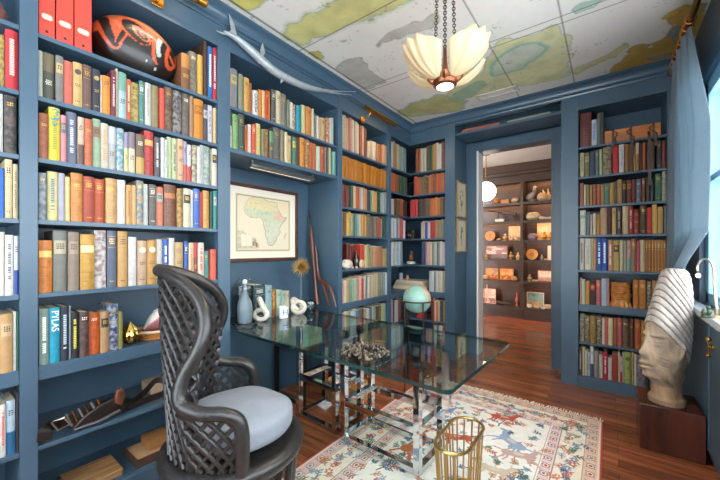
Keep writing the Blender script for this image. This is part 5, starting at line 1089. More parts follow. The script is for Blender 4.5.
for a in [(-.74, .10, .20, .58, .25, OR), (-.72, .08, .14, .50, .25, BK), (-.66, .22, .05, .34, .1, OR), (-.46, .16, .10, .50, -.30, OR), (-.50, .02, .05, .40, -.3, BK), (-.22, .34, .30, .46, .55, OR), (-.20, .30, .25, .40, .55, BK), (-.10, .28, .15, .26, .65, 'b5684a'), (-.09, .25, .10, .19, .65, BK), (-.08, .24, .05, .10, .65, '8a5a48'), (.34, .08, .20, .56, -.1, OR), (.40, .06, .15, .50, -.12, BK), (.36, .12, .11, .36, -.1, 'a8b6b0'), (.45, .10, .08, .26, -.1, BK), (.72, .02, .21, .50, -.2, OR), (.74, .04, .13, .36, -.2, BK), (.72, -.10, .05, .20, .6, OR), (.90, -.10, .04, .28, .3, OR), (.12, .66, .50, .06, -.28, 'd08458'), (.30, .52, .30, .04, -.35, 'd08458'), (.28, -.62, .03, .05, 0, 'b8b8b0'), (.05, -.50, .018, .03, 0, 'b8b8b0')]: el(*a)
def mk(u, v):
    a = u*2*PI; r = math.sin(v*PI); y = -math.cos(v*PI); fl = 1+.06*math.sin(y*3+.5)
    return Vector((mc.x+rx_*math.cos(a)*r, my+ry*y, SH[0]+MH*1.0+MH*fl*(max(-.93, math.sin(a)*r*(1.-.12*y)))))
mkh = empty('carved_mask', (mc.x, my, SH[0]), 'black and red carved wooden mask, rounded, beside the red box files', 'mask')
paintmesh('shell', mk, NU, NV, im, attr_mat('lacquered_wood', .38, coat=.15), mkh)
# gold gourd, wicker tray and conch
g0 = onX(130.5, 345, XL-.05); g0 = Vector((g0.x, g0.y, SH[5]+.0004))
GH = .125
def gourd(u, v): a = u*2*PI; z = GH*v; r = .0005+.040*math.sin(min(1, v*1.02)*PI)**.75*(1-.50*v)*1.30; r *= 1+.07*math.cos(a*9); return g0+Vector((r*math.cos(a), r*math.sin(a), z))
gm_ = M(); gm_.grid(gourd, 72, 24, True); gv = build('gold_gourd', gm_, mat('polished_gold', 'cfae5e', .14, 1.), None, ang=3); tag(gv, 'polished ribbed gold gourd beside the books and wicker tray', 'ornament')
t0, t1 = onX(138.5, 342, XL-.10), onX(176, 338, XL-.10); ty0, ty1 = t0.y, t1.y; ym = (ty0+ty1)/2; hl = (ty1-ty0)/2
wt = empty('wicker_tray', (XL-.13, ym, SH[5]), 'orange-tan wicker tray with white lip holding the conch', 'tray')
WK = mat('orange_wicker', 'c07c38', .6, noise=.3, nscale=120, bump=.5, bscale=300)
def oval(k, z): return [Vector((XL-.13+.095*k*math.cos(a), ym+hl*k*math.sin(a), SH[5]+z)) for a in np.linspace(0, 2*PI, 41)[:-1]]
build('base', M().prism(oval(.9, .001), (0, 0, .006)), WK, wt); build('rim', M().tube(oval(1., .046), .0075, 8, True), mat('pale_lip', 'd9c0a0', .6), wt)
bm_ = M(); o1, o2 = oval(.91, .008), oval(1., .042)
for i in range(0, 40): bm_.tube([o1[i], o2[(i+2) % 40]], .0048, 6)
bm_.tube(o1, .006, 6, True); build('side', bm_, WK, wt)
def conch(u, v):
    a = u*2*PI; r = (.062*math.sin(min(1, v*1.05)*PI*.86+.12)**1.1*(1-.35*v))*(1+.16*math.cos(a*6+v*9)**6*(v > .45)); L = .20*(v-.42)
    if math.cos(a-.5) > .55 and v < .6: r *= 1-.35*(math.cos(a-.5)-.55)/.45
    ax_ = Vector((.15, .80, .55)).normalized(); q = Vector((0, 0, 1)).rotation_difference(ax_); return Vector((XL-.12, ym+.01, SH[5]+.098))+q @ Vector((r*math.cos(a), r*math.sin(a), L))
NU, NV = 64, 40; uu, vv = np.meshgrid(np.linspace(0, 1, NU), np.linspace(0, 1, NV)); im = np.zeros((NV, NU, 3)); im[:] = rgb('eadfd2'); im *= (.85+.25*fbm(uu*9, vv*12, 4))[..., None]
k = (np.cos(uu*2*PI-.5) > .45) & (vv < .68); im[k] = rgb('cf8a92')
ob = paintmesh('conch_shell', conch, NU, NV, im, attr_mat('shell_gloss', .3), None); tag(ob, 'large pink-lipped conch shell resting in the wicker tray', 'shell')
# belt and holster on the low shelf
z6 = SH[6]+.001; LEA = mat('dark_leather', '231a17', .3, noise=.3, nscale=40, bump=.3, bscale=300); IRON = mat('old_silver', 'a8a49a', .35, .85)
hb = empty('holster_belt', (XL-.06, .55, z6), 'dark leather gun belt with silver buckle and holster on the low shelf', 'holster')
def lz(px, py, z, back=0.): p = onZ(px, py, z); return p
def P6(px, py, X):
    p = onX(px, py, X)
    if px > 50: p.z = max(p.z+.008, z6+(.027 if X < XL-.035 or px > 120 else .016))
    return p
def strap(pts, w, name, t=.004):
    m = M(); pts = spline(pts, 24)
    for i in range(23): pass
    vs = []; up = Vector((0, 0, 1))
    for i, p in enumerate(pts):
        d = (pts[min(i+1, 23)]-pts[max(i-1, 0)]).normalized(); s_ = d.cross(Vector((1, 0, 0))); s_ = s_.normalized() if s_.length > .2 else up
        n_ = d.cross(s_).normalized()
        vs += [p-s_*w/2-n_*t/2, p+s_*w/2-n_*t/2, p+s_*w/2+n_*t/2, p-s_*w/2+n_*t/2]
    m.add(vs, [(i*4+j, i*4+(j+1) % 4, (i+1)*4+(j+1) % 4, (i+1)*4+j) for i in range(23) for j in range(4)]+[(0, 1, 2, 3), (95, 94, 93, 92)])
    return build(name, m, LEA, hb)
XA = XL-.03
strap([P6(44, 441, XL+.02), P6(46, 430, XL+.018), P6(52, 427, XL-.0), P6(62, 425, XA), P6(76, 419, XA)], .048, 'belt_end')
bkl = M(); q = [P6(51, 424, XL+.004), P6(64, 419.5, XL+.004), P6(70, 426, XL+.004), P6(58, 432, XL+.004)]; bkl.tube(q, .0045, 8, True); build('buckle', bkl, IRON, hb)
for i in range(6):
    px = 66+i*6.2; py = 421-i*3.0; build('cartridge', M().tube([P6(px, py-5, XA+.006), P6(px+6.5, py+7, XA+.010)], .0046, 8), IRON if i % 2 == 0 else mat('brass', 'c99645', .22, 1., noise=.15, nscale=40), hb)
hp = [P6(70, 431, XA), P6(74, 436, XA), P6(84, 429, XA), P6(104, 422, XA), P6(122, 412, XA), P6(124, 405, XA), P6(112, 399, XA), P6(98, 406, XA), P6(84, 416, XA)]
build('pouch', M().prism([p-Vector((.02, 0, 0)) for p in hp], (.04, 0, 0)), LEA, hb, bevel=.008, subd=0)
build('barrel', M().tube([P6(74, 434, XA+.022), P6(100, 423, XA+.024), P6(120, 412, XA+.02)], [.006, .009, .010], 10), mat('gun_steel', '5a5c60', .3, .9), hb)
build('grip', M().prism([p for p in (P6(113, 404, XA), P6(121, 406, XA), P6(124, 394, XA), P6(121, 388, XA), P6(115, 391, XA))], (.028, 0, 0)), RW, hb, bevel=.006)
strap([P6(122, 414, XA), P6(138, 408, XA-.02), P6(152, 402, XA-.03), P6(164, 394, XA-.03), P6(166, 384, XA-.04), P6(156, 382, XA-.06), P6(146, 392, XA-.07), P6(134, 402, XA-.06), P6(124, 402, XA-.03)], .030, 'shoulder_strap')
def flatbook(name, x0, x1, y0, y1, z, t, col, lb, cat, group=None, m_=None, par=None):
    o = build(name, M().box(x0, x1, y0, y1, z, z+t), m_ or mat('cloth_cover', col, .6, noise=.12, nscale=35), par, bevel=.0015); return tag(o, lb, cat, group)
p = onX(152, 396, XL-.20); flatbook('carton', XL-.30, XL-.17, p.y-.02, p.y+.11, z6, .055, 'c8a888', 'small tan carton behind the strap on the low shelf', 'box')
z7 = SH[7]+.0005; STR = wood_mat('striped_wood', '6a4024', 'c49a68', .4, (40, 3, 3))
p0, p1 = onX(70, 473, XL-.04), onX(122, 470, XL-.04)
k = empty('wooden_case', (XL-.13, (p0.y+p1.y)/2, z7), 'striped flat wooden case low on the left bookcase', 'box')
build('body', M().box(XL-.22, XL-.03, p0.y, p1.y, z7, z7+.022), STR, k, bevel=.003); build('lid', M().box(XL-.223, XL-.027, p0.y-.003, p1.y+.003, z7+.0225, z7+.034), STR, k, bevel=.003)
p0, p1 = onX(135, 455, XL-.05), onX(172, 452, XL-.05)
k = empty('document_box', (XL-.12, (p0.y+p1.y)/2, z7), 'open tan box with dark sides on the lowest shelf near the chair', 'box')
DK = mat('dark_card', '4a3428', .6); build('tray', M().box(XL-.22, XL-.02, p0.y, p1.y, z7, z7+.006).box(XL-.22, XL-.02, p0.y, p0.y+.005, z7+.006, z7+.045).box(XL-.22, XL-.02, p1.y-.005, p1.y, z7+.006, z7+.045).box(XL-.025, XL-.02, p0.y+.005, p1.y-.005, z7+.006, z7+.045), DK, k)
build('papers', M().box(XL-.215, XL-.028, p0.y+.006, p1.y-.006, z7+.0065, z7+.035), mat('tan_paper', 'c49c70', .8, noise=.1, nscale=60), k)
flatbook('small_box', XL-.17, XL-.06, p0.y+.07, p1.y+.0, z7+.0457, .05, '9a6a3c', 'brown box lying on top of the open tan box', 'box')
tag(build('lidded_pot', M().lathe([(0, 0), (.05, 0), (.075, .03), (.080, .06), (.060, .10), (.02, .115), (.02, .125), (0, .128)], (XL-.10, .145, SH[0]+.0005), 30), mat('brown_glaze', '8a5a50', .35, noise=.3, nscale=20), None), 'rounded brown pot at the extreme left edge of the top shelf', 'pot')
# ---------------------------------------------------------------- narrow bookcase and corner: small things
CER = mat('pale_shell', 'ded2bf', .45, noise=.2, nscale=30)
def shellthing(p, r, lb, col='ded2bf', rib=10):
    def f(u, v): a = u*2*PI; rr_ = math.sin(v*PI)*(1+.08*math.cos(a*rib)); return p+Vector((r[0]*rr_*math.cos(a), r[1]*math.cos(v*PI)*-1, max(0, r[2]*(1+rr_*math.sin(a)))))
    m = M(); m.grid(f, 48, 16, True); return tag(build('shell', m, mat('pale_shell', col, .45, noise=.25, nscale=30), None, ang=3), lb, 'shell')
z4 = SH[4]+.0005
def on4(px, X=XL-.05): q = onX(px, 266, X); return Vector((X, q.y, z4))
shellthing(on4(346.5), (.05, .075, .045), 'large pale shell at the left of the red volume in the narrow bookcase')
shellthing(on4(361.8, XL-.03), (.012, .040, .045), 'pale flat oval stone leaning against the big red volume', 'cdb899', 1)
for i, px in enumerate((352.5, 356.5)): shellthing(on4(px, XL-.018), (.012, .020, .011), ['tiny pinkish shell in front of the large pale shell', 'tiny pinkish shell in front of the dark bottle'][i], 'd8b4a8')
tag(build('dark_bottle', M().lathe([(0, 0), (.022, 0), (.030, .02), (.032, .08), (.024, .12), (.010, .145), (.010, .165), (0, .166)], on4(356.3, XL-.048), 22), mat('dark_glazed', '2c2422', .2, coat=.4), None), 'dark glazed bottle between the pale shell and the red volume', 'bottle')
def corner(px, z, dx=.0, Y=YB+.10): p = onY(px, 240, Y); return Vector((p.x, Y, z))
c4 = corner(411.5, SH[3]+.0005, Y=YB+.12)
k = empty('old_camera', c4, 'dark old box camera standing in the corner bookcase', 'camera')
build('body', M().box(c4.x-.055, c4.x+.055, c4.y-.04, c4.y+.05, c4.z, c4.z+.12), mat('dark_leatherette', '2c2220', .5, bump=.3), k, bevel=.006)
build('lens', M().lathe([(.026, 0), (.026, .02), (.018, .022), (.016, .012), (0, .012)], (c4.x-.005, c4.y-.0402, c4.z+.05), 20, (0, -1, 0)), mat('steel', 'b9bcbf', .22, 1.), k)
build('viewfinder', M().box(c4.x+.02, c4.x+.045, c4.y-.044, c4.y-.04, c4.z+.09, c4.z+.108), mat('steel', 'b9bcbf', .22, 1.), k)
c5 = corner(411, SH[4]+.0005, Y=YB+.11)
k = empty('bird_figurine', c5, 'brown bird figurine on a white base in the corner bookcase', 'figurine')
build('base', M().box(c5.x-.05, c5.x+.05, c5.y-.03, c5.y+.03, c5.z, c5.z+.035), mat('white_plaster', 'e0dcd2', .6, noise=.2), k, bevel=.008)
build('bird', M().ell(c5+Vector((0, 0, .085)), (.030, .026, .052), 16, 10).ell(c5+Vector((.012, -.01, .145)), (.018, .018, .02), 12, 8).prism([c5+Vector((-.03, 0, .12)), c5+Vector((-.05, .01, .03)), c5+Vector((-.015, .01, .05))], (0, .012, 0)).tube([c5+Vector((.026, -.018, .145)), c5+Vector((.042, -.024, .138))], [.006, .001], 6), mat('brown_feather_paint', '7a4a2a', .5, noise=.4, nscale=50), k)
z6_ = SH[5]+.0005; q0 = onX(393, 290, XL-.03).y; zz = z6_
for i, (cc, t, lb) in enumerate([('d8c8b0', .042, 'cream book at the bottom of the flat stack in the corner bookcase'), ('b8a888', .036, 'tan middle book of the flat stack in the corner bookcase'), ('c9b8a6', .032, 'topmost book of the flat stack in the corner bookcase')]):
    bb = M(); x0, x1, y0, y1 = -2.22+.015*i, -1.765-.02*i, YB+.03+.006*i, YB+.30
    bb.box(x0, x1, y0, y1, zz, zz+.003).box(x0, x1, y0, y1, zz+t-.003, zz+t).box(x0, x1, y0, y0+.003, zz+.003, zz+t-.003)
    o = tag(build('book', bb, mat('cloth_cover', cc, .6), None, bevel=.0008), lb, 'book', 'flat stack in the corner bookcase'); build('pages', M().box(x0+.004, x1-.004, y0+.0035, y1-.003, zz+.0035, zz+t-.0035), PAGES, o, smooth=False); zz += t+.0003
for i, (px, h, w_, cc, lb) in enumerate([(398, .085, .045, 'd9d6cc', 'small white card standing on the flat book stack'), (404.5, .06, .03, 'c99a6a', 'small tan pot standing on the flat book stack')]):
    p = onY(px+3, 280, YB+.10)
    if i == 0: o = build('card', M().box(p.x-w_/2, p.x+w_/2, p.y, p.y+.006, zz, zz+h), mat('card', cc, .7), None, bevel=.001)
    else: o = build('small_pot', M().lathe([(0, 0), (.018, 0), (.022, .03), (.014, .052), (.016, .06), (0, .06)], (p.x, p.y, zz), 18), mat('tan_glaze', cc, .4), None)
    tag(o, lb, 'card' if i == 0 else 'pot')
# ---------------------------------------------------------------- end-wall bookcase: strapped box and carved face
z0 = SH[0]+.0005; a, b_ = onY(604.6, 130, YB+.03), onY(661, 120, YB+.03)
k = empty('strapped_box', ((a.x+b_.x)/2, YB+.09, z0), 'orange-brown wooden box with dark hanging straps on the upper right shelf', 'box')
build('body', M().box(a.x, b_.x, YB+.03, YB+.16, z0, z0+.115), wood_mat('orange_pine', '8a4a1c', 'c8762e', .35, (3, 20, 20)), k, bevel=.004)
ST = mat('strap_leather', '4a3424', .5, noise=.3, nscale=40)
for i, (px, lo_) in enumerate(((613, 153), (631, 172), (654, 146))):
    X = onY(px, 130, YB).x; zb_ = onY(px, lo_, YB).z; w = .016
    build('strap', M().box(X-w/2, X+w/2, YB+.024, YB+.029, z0+.004, z0+.118).box(X-w/2, X+w/2, YB+.024, YB+.166, z0+.1155, z0+.119).beam((X, YB+.027, z0+.008), (X+.006, YB-.008, z0+.007), w, .004).beam((X+.004, YB-.009, z0+.010), (X+.010*(i-1), YB-.010, zb_), w*.9, .004, up=(0, 1, 0)), ST, k)
    build('tie', M().tube(spline([(X+.004, YB+.022, z0+.10), (X+.03*(1 if i < 1 else -1), YB+.018, z0+.075), (X+.012, YB+.014, z0+.03), (X+.02, YB-.012, z0+.004), (X+.014, YB-.013, (zb_+z0)/2)], 14), .0042, 6), ST, k)
X = onY(649, 130, YB).x; zb_ = onY(649, 186, YB).z
build('strap', M().beam((X, YB-.010, z0+.012), (X+.004, YB-.010, zb_), .02, .004, up=(0, 1, 0)).beam((X, YB+.022, z0+.05), (X, YB-.010, z0+.012), .018, .004), ST, k)
c6 = onY(620.3, 300, YB+.06); c6.z = SH[5]+.0005; Hh = .215
def face(u, v):
    a = u*2*PI; z = v*Hh; t = v; g = lambda x, m, s: math.exp(-((x-m)/s)**2)
    fa = math.atan2(math.sin(a-PI*1.5), math.cos(a-PI*1.5)); r = .063*(1 if t > .12 else .90+.8*t)*(1+.05*math.cos(2*a)) if v < .995 else .0005
    if t > .93 and v < .995: r *= .96
    r += .034*g(fa, 0, .20)*g(t, .47, .09)-.018*g(fa, 0, .5)*g(t, .335, .014)+.020*g(t, .61, .028)*g(fa, 0, .9)+.010*g(t, .70, .02)+.010*g(t, .82, .02)+.010*g(t, .93, .02)
    r += .018*g(fa, 0, .5)*g(t, .37, .018)+.016*g(fa, 0, .5)*g(t, .30, .018)
    for s in (1, -1): r += .012*g(fa, .5*s, .14)*g(t, .535, .02)-.022*g(fa, .5*s, .26)*g(t, .53, .035)+.014*g(fa, 1.45*s, .14)*g(t, .50, .08)
    if t < .24: r += .016*abs(math.sin(fa*6))*(.24-t)/.24*1.6
    r = max(r, .0005); return c6+Vector((r*math.cos(a)*.98, r*math.sin(a)*.9, z))
m = M(); m.grid(face, 84, 72, True); m.f.append(tuple(range(84))[::-1])
tag(build('face_carving', m, wood_mat('honey_wood', '8a4c1c', 'd8984c', .4, (16, 16, 6)), None, ang=3), 'honey-coloured carved wooden face standing between books on the right', 'sculpture')
# ---------------------------------------------------------------- doorway: flat books above and three small pictures
zz = 2.5725
for (x0, x1, yy_, t, cc, lb) in ((463, 500, 128, .045, 'a85a38', 'rust-backed large book lying flat on the shelf above the doorway'), (508, 551, 117, .038, '9a927e', 'grey-green large book lying flat on the shelf above the doorway')):
    a, b_ = onY(x0, yy_, YB+.10), onY(x1, yy_, YB+.10); bb = M(); y0, y1 = YB+.07, YB+.30
    bb.box(a.x, b_.x, y0, y1, zz, zz+.004).box(a.x, b_.x, y0, y1, zz+t-.004, zz+t).box(a.x, b_.x, y0, y0+.004, zz+.004, zz+t-.004)
    o = tag(build('book', bb, mat('cloth_cover', cc, .6), None, bevel=.0008), lb, 'book', 'large books above the doorway'); build('pages', M().box(a.x+.004, b_.x-.004, y0+.0045, y1-.005, zz+.0045, zz+t-.0045), PAGES, o, smooth=False)
XP = -1.388+.0005
for i, (y0_, y1_, lb, seed) in enumerate(((181, 217, 'upper gold-framed botanical print on the doorway return', 3), (219, 252, 'lower gold-framed botanical print on the doorway return', 8), (337, 366, 'low gold-framed print on the doorway return, seen through the glass', 15))):
    A, B = onX(457.5, 200, XP).y, onX(467, 200, XP).y; A, B = YB+.05, YB+.33; zt, zb = onX(458, y0_, XP).z, onX(458, y1_, XP).z
    k = empty('small_picture', (XP, (A+B)/2, zb), lb, 'picture', 'small prints by the doorway'); f = .012
    build('frame', M().box(XP, XP+.016, A, B, zt-f, zt).box(XP, XP+.016, A, B, zb, zb+f).box(XP, XP+.016, A, A+f, zb+f, zt-f).box(XP, XP+.016, B-f, B, zb+f, zt-f), mat('gold_frame', 'b8935a', .4, .4), k, bevel=.002)
    NU, NV = 40, 56; uu, vv = np.meshgrid(np.linspace(0, 1, NU), np.linspace(0, 1, NV)); im = np.zeros((NV, NU, 3)); im[:] = rgb('ddd2b8')
    q = (((uu-.5)/.22)**2+((vv-.55)/.26)**2 < 1) & (fbm(uu*9, vv*9, seed) > .45); im[q] = rgb(['9a8a5a', '7a8a6a', '6a8a80'][i]); q = (np.abs(uu-.5) < .03) & (vv > .15) & (vv < .5); im[q] = rgb('7a6a4a')
    paintmesh('print', lambda u, v, A=A, B=B, zt=zt, zb=zb: (XP+.006, A+f+u*(B-A-2*f), zb+f+v*(zt-zb-2*f)), NU, NV, im, attr_mat('print_paper', .7), k)
# ---------------------------------------------------------------- the lit bookcase in the next room
YF = 6.50; XS = [-3.42, -2.36, -1.262, -.165, .93]
zs = [onY(500, y, YF).z for y in (203.7, 221.5, 240.7, 259.7, 280.5, 305.6)]
LED = emit_mat('warm_led_strip', 'ffb26c', 60.)
for j in range(4):
    x0, x1 = XS[j], XS[j+1]
    lb = ['dark lit bookcase in the next room, furthest left bay hidden by the door jamb', 'dark lit display bookcase in the next room, bay seen left of its divider', 'dark lit display bookcase in the next room, bay seen right of its divider', 'dark lit bookcase in the next room, bay hidden behind the right casing'][j]
    k = empty('display_bookcase', ((x0+x1)/2, YF+.2, 0), lb, 'bookcase', 'display bookcases in the next room')
    build('upright', M().box(x0, x0+.045, YF, YF+.36, 0, 2.62), BROWN, k, bevel=.003)
    build('upright', M().box(x1-.005, x1+.02 if j == 3 else x1-.0005, YF, YF+.36, 0, 2.62), BROWN, k)
    build('back_panel', M().box(x0+.045, x1-.005, YF+.345, YF+.36, .0, 2.62), BROWN, k)
    build('top_board', M().box(x0+.045, x1-.005, YF, YF+.345, 2.50, 2.62).box(x0+.045, x1-.005, YF+.002, YF+.022, 2.47, 2.50), BROWN, k)
    build('base', M().box(x0+.045, x1-.005, YF+.01, YF+.345, 0, zs[-1]-.03), BROWN, k)
    for i, z in enumerate(zs): build('shelf', M().box(x0+.0455, x1-.0055, YF+.004, YF+.345, z-.022, z).box(x0+.0455, x1-.0055, YF+.002, YF+.022, z-.046, z), BROWN, k, bevel=.002)
    for i in range(len(zs)):
        zt = 2.50 if i == 0 else zs[i-1]-.022
        if j in (1, 2): build('light_strip', M().box(x0+.06, x1-.02, YF+.026, YF+.036, zt-.006, zt-.0005), LED, k)
p = onY(486, 191.5, 5.45); k = empty('globe_pendant', (p.x, p.y, 2.80), 'white glass globe pendant on a brass rod in the next room', 'lamp')
build('globe', M().ell(p, .152, 32, 20), emit_mat('opal_glass', 'fff1dc', 5.), k)
build('band', M().tube([p+Vector((.153*math.cos(a), .153*math.sin(a), 0)) for a in np.linspace(0, 2*PI, 49)[:-1]], .004, 6, True), BRASS, k)
build('rod', M().tube([p+Vector((0, 0, .15)), (p.x, p.y, 2.79)], .008, 8), BRASS, k); build('canopy', M().lathe([(0, -.03), (.06, -.03), (.075, -.001), (0, -.001)], (p.x, p.y, 2.80), 24), BRASS, k)
FG = 'keepsakes in the next room'
def far(px, si, d=.10): q = onY(px, 240, YF+d); return Vector((q.x, YF+d, zs[si]+.0005)), (q-Vector((0, 0, H_EYE))).length/math.hypot((px-360)/330, 1)/330
def fm_(c, **kw): return mat('keepsake', c, .55, noise=.25, nscale=25)
def f_fig(px, si, w, h, c, lb, d=.12):
    p, s = far(px, si, d); w *= s/2; h *= s
    o = build('figurine', M().lathe([(0, 0), (w*.8, 0), (w*.85, h*.06), (w*.45, h*.14), (w, h*.40), (w*.65, h*.60), (w*.35, h*.68), (w*.5, h*.84), (w*.25, h), (0, h)], p, 16), fm_(c), None); tag(o, lb, 'figurine', FG)
def f_shell(px, si, w, h, c, lb, d=.10):
    p, s = far(px, si, d); w *= s/2; h *= s
    def f(u, v): a = u*2*PI; r = math.sin(v*PI)*(1+.12*math.cos(a*7)); return p+Vector((-w*math.cos(v*PI), w*.7*r*math.cos(a), h*.46+h*.45*min(1.0, r)*math.sin(a)))
    m = M(); m.grid(f, 40, 14, True); o = build('shell', m, fm_(c), None, ang=3); tag(o, lb, 'shell', FG)
def f_plate(px, si, w, c, lb, hole=False):
    p, s = far(px, si, .2); r = w*s/2; o0 = p+Vector((0, 0, r)); k = empty('display_plate', p, lb, 'plate', FG)
    build('disc', M().lathe([(0, 0), (r*.55, 0), (r*.62, .008), (r, .016), (r*.985, .022), (r*.6, .014), (0, .012)][::1], o0, 32, (0, -1, .12)), fm_(c), k)
    build('stand', M().box(p.x-r*.4, p.x+r*.4, p.y-.03, p.y+.03, p.z, p.z+.008), BROWN, k)
    build('centre', M().lathe([(0, .013), (r*.42, .0145), (r*.42, .017), (0, .019)], o0, 24, (0, -1, .12)), mat('keepsake', 'b07a44', .55, noise=.25, nscale=25), k)
def f_frame(px, si, w, h, fc, pc, lb, seed=1, d=.24):
    p, s = far(px, si, d); w *= s/2; h *= s; f = min(w, h)*.10; k = empty('framed_picture', p, lb, 'picture', FG)
    build('frame', M().box(p.x-w, p.x+w, p.y, p.y+.012, p.z, p.z+f).box(p.x-w, p.x+w, p.y, p.y+.012, p.z+h-f, p.z+h).box(p.x-w, p.x-w+f, p.y, p.y+.012, p.z+f, p.z+h-f).box(p.x+w-f, p.x+w, p.y, p.y+.012, p.z+f, p.z+h-f), mat('small_frame', fc, .5), k)
    NU, NV = 30, 30; uu, vv = np.meshgrid(np.linspace(0, 1, NU), np.linspace(0, 1, NV)); im = np.zeros((NV, NU, 3)); n_ = fbm(uu*5+seed, vv*5, seed); im[:] = rgb(pc[0]); im[n_ > .5] = rgb(pc[1]); im[(vv < .35) & (n_ > .4)] = rgb(pc[2])
    paintmesh('print', lambda u, v: (p.x-w+f+u*2*(w-f), p.y+.006, p.z+f+v*(h-2*f)), NU, NV, im, attr_mat('print_paper', .7), k)
def f_box(px, si, w, h, c, lb, d=.1):
    p, s = far(px, si, d); w *= s/2; h *= s; k = empty('small_box', p, lb, 'box', FG); build('body', M().box(p.x-w, p.x+w, p.y-.05, p.y+.05, p.z, p.z+h*.7), fm_(c), k, bevel=.003); build('lid', M().box(p.x-w*1.03, p.x+w*1.03, p.y-.052, p.y+.052, p.z+h*.7, p.z+h), fm_(c), k, bevel=.003)
R = 'next room'
f_shell(496.7, 0, 6.5, 7, 'a8683a', 'domed brown shell on the top lit shelf, next room'); f_box(505.5, 0, 7, 4, 'c07c44', 'small orange box on the top lit shelf, next room'); f_shell(515.5, 0, 8, 6, 'b89878', 'pale shell right of the orange box, top lit shelf')
p, s = far(532, 0, .12); k = empty('bird_figurine', p, 'grey perched bird figurine on the top right lit shelf', 'figurine', FG)
build('body', M().ell(p+Vector((-.03, 0, .10)), (.10, .05, .055), 16, 10, rot=(0, -.7, 0)).ell(p+Vector((.04, 0, .20)), (.035, .035, .05), 12, 8), fm_('8a8682'), k); build('head', M().ell(p+Vector((.045, -.01, .262)), (.028, .025, .025), 12, 8).tube([p+Vector((.06, -.02, .262)), p+Vector((.095, -.03, .25))], [.010, .002], 6), fm_('cfc4b0'), k); build('base', M().lathe([(0, 0), (.08, 0), (.06, .05), (0, .05)], p, 14), fm_('6a5a4c'), k)
f_shell(542.5, 0, 10, 9, 'c0a07c', 'round tan stone on the top right lit shelf'); 
p, s = far(548.5, 0, .22); cm_ = M()
for i in range(16): a = random.uniform(-1.2, 1.2); l = random.uniform(.14, .24); cm_.tube([p+Vector((0, 0, .03)), p+Vector((math.sin(a)*l*.45, random.uniform(-.03, .03), l*.55)), p+Vector((math.sin(a)*l*.7, random.uniform(-.05, .03), l*math.cos(a*.6)))], [.02, .017, .010], 6)
tag(build('coral_branch', cm_, fm_('dcc8a0'), None), 'branching pale coral on the top right lit shelf', 'coral', FG)
p, s = far(503, 1, .14); a, b_ = onY(488.5, 210, YF+.14), onY(516.5, 217, YF+.14); k = empty('antique_gun', p, 'dark antique gun on a stand, second lit shelf', 'gun', FG)
a.z, b_.z = p.z+.235, p.z+.13; mid = a.lerp(b_, .5)
build('barrel', M().tube([a, a.lerp(b_, .35), mid], [.014, .018, .020], 10), mat('gun_steel', '2e2a2a', .4, .7), k); build('stock', M().beam(mid, b_, .05, .055), mat('dark_stock', '3a2822', .4), k, bevel=.008)
build('stand', M().beam((a.x+.16, p.y, p.z+.012), (a.x+.17, p.y, p.z+.19), .03, .03, up=(0, 1, 0)).beam((b_.x-.04, p.y, p.z+.02), (b_.x-.20, p.y, p.z+.15), .02, .02, up=(0, 1, 0)).beam((b_.x-.16, p.y, p.z+.02), (b_.x-.03, p.y, p.z+.14), .03, .03, up=(0, 1, 0)).box(a.x+.12, b_.x, p.y-.04, p.y+.04, p.z, p.z+.012), mat('dark_stock', '3a2822', .4), k)
f_box(500, 1, 8, 2.6, 'd8ccb8', 'white label block under the antique gun', .06)
f_shell(533, 1, 13, 9, 'b8a884', 'pale skull-like driftwood on the second right lit shelf'); p, s = far(547, 1, .05); tag(build('bone', M().tube([p+Vector((-.12, 0, .035)), p+Vector((0, 0, .022)), p+Vector((.14, 0, .03))], [.034, .020, .030], 10), fm_('c0a888'), None), 'long pale bone lying on the second right lit shelf', 'bone', FG)
f_plate(490.3, 2, 10, 'c08a50', 'round tan plate on the third lit shelf'); f_shell(498.5, 2, 4, 2.5, 'c8a888', 'tiny pale shell right of the tan plate'); f_fig(505, 2, 5.5, 7, 'd0a878', 'small tan animal figurine on the third lit shelf'); f_frame(514.6, 2, 11, 14.5, 'e0c8a0', ('e6d2ac', 'd8c096', 'c8a878'), 'cream framed sheet on the third lit shelf', 4); f_shell(511.5, 2, 5, 3.4, 'b8a090', 'grey shell in front of the cream framed sheet', .08); f_shell(517, 2, 5, 3.6, 'c8b098', 'pale shell in front of the cream framed sheet', .08)
f_shell(532.7, 2, 9, 8, '8a7478', 'purple-grey geode on the third right lit shelf'); f_frame(545.5, 2, 15, 17.5, 'dcc094', ('e4cc98', 'e8d8b0', 'cfa878'), 'large cream picture behind the dolls on the third right lit shelf', 9); f_fig(544.5, 2, 5, 8.5, 'c08a30', 'golden doll in front of the large cream picture', .1); f_fig(550.5, 2, 4, 8, 'b87a30', 'second golden doll beside the right casing', .1)
f_fig(486.3, 3, 3.4, 7, 'b88a5c', 'tan figurine left of the wide grey relief'); f_frame(496.2, 3, 22, 14, '5a4a48', ('8a7c86', 'c8c0c4', '7a6a6c'), 'wide grey and white relief picture on the fourth lit shelf', 13, .2); f_fig(511.2, 3, 6, 8, '9a7848', 'basket-shaped brown jar on the fourth lit shelf'); f_fig(518, 3, 4.4, 7.5, 'd4b27c', 'pale vase at the divider on the fourth lit shelf')
f_plate(532, 3, 11, 'c89a50', 'cut ammonite disc on the fourth right lit shelf'); f_fig(541.8, 3, 3, 6, 'a8987c', 'small grey figurine right of the ammonite'); f_shell(546, 3, 4, 2.2, 'c0a080', 'tiny shell between the figurine and the white card'); f_frame(551, 3, 6, 14.5, 'e4dccc', ('ece4d4', 'e4dac8', 'e0d4c0'), 'tall white card at the right casing on the fourth lit shelf', 3)
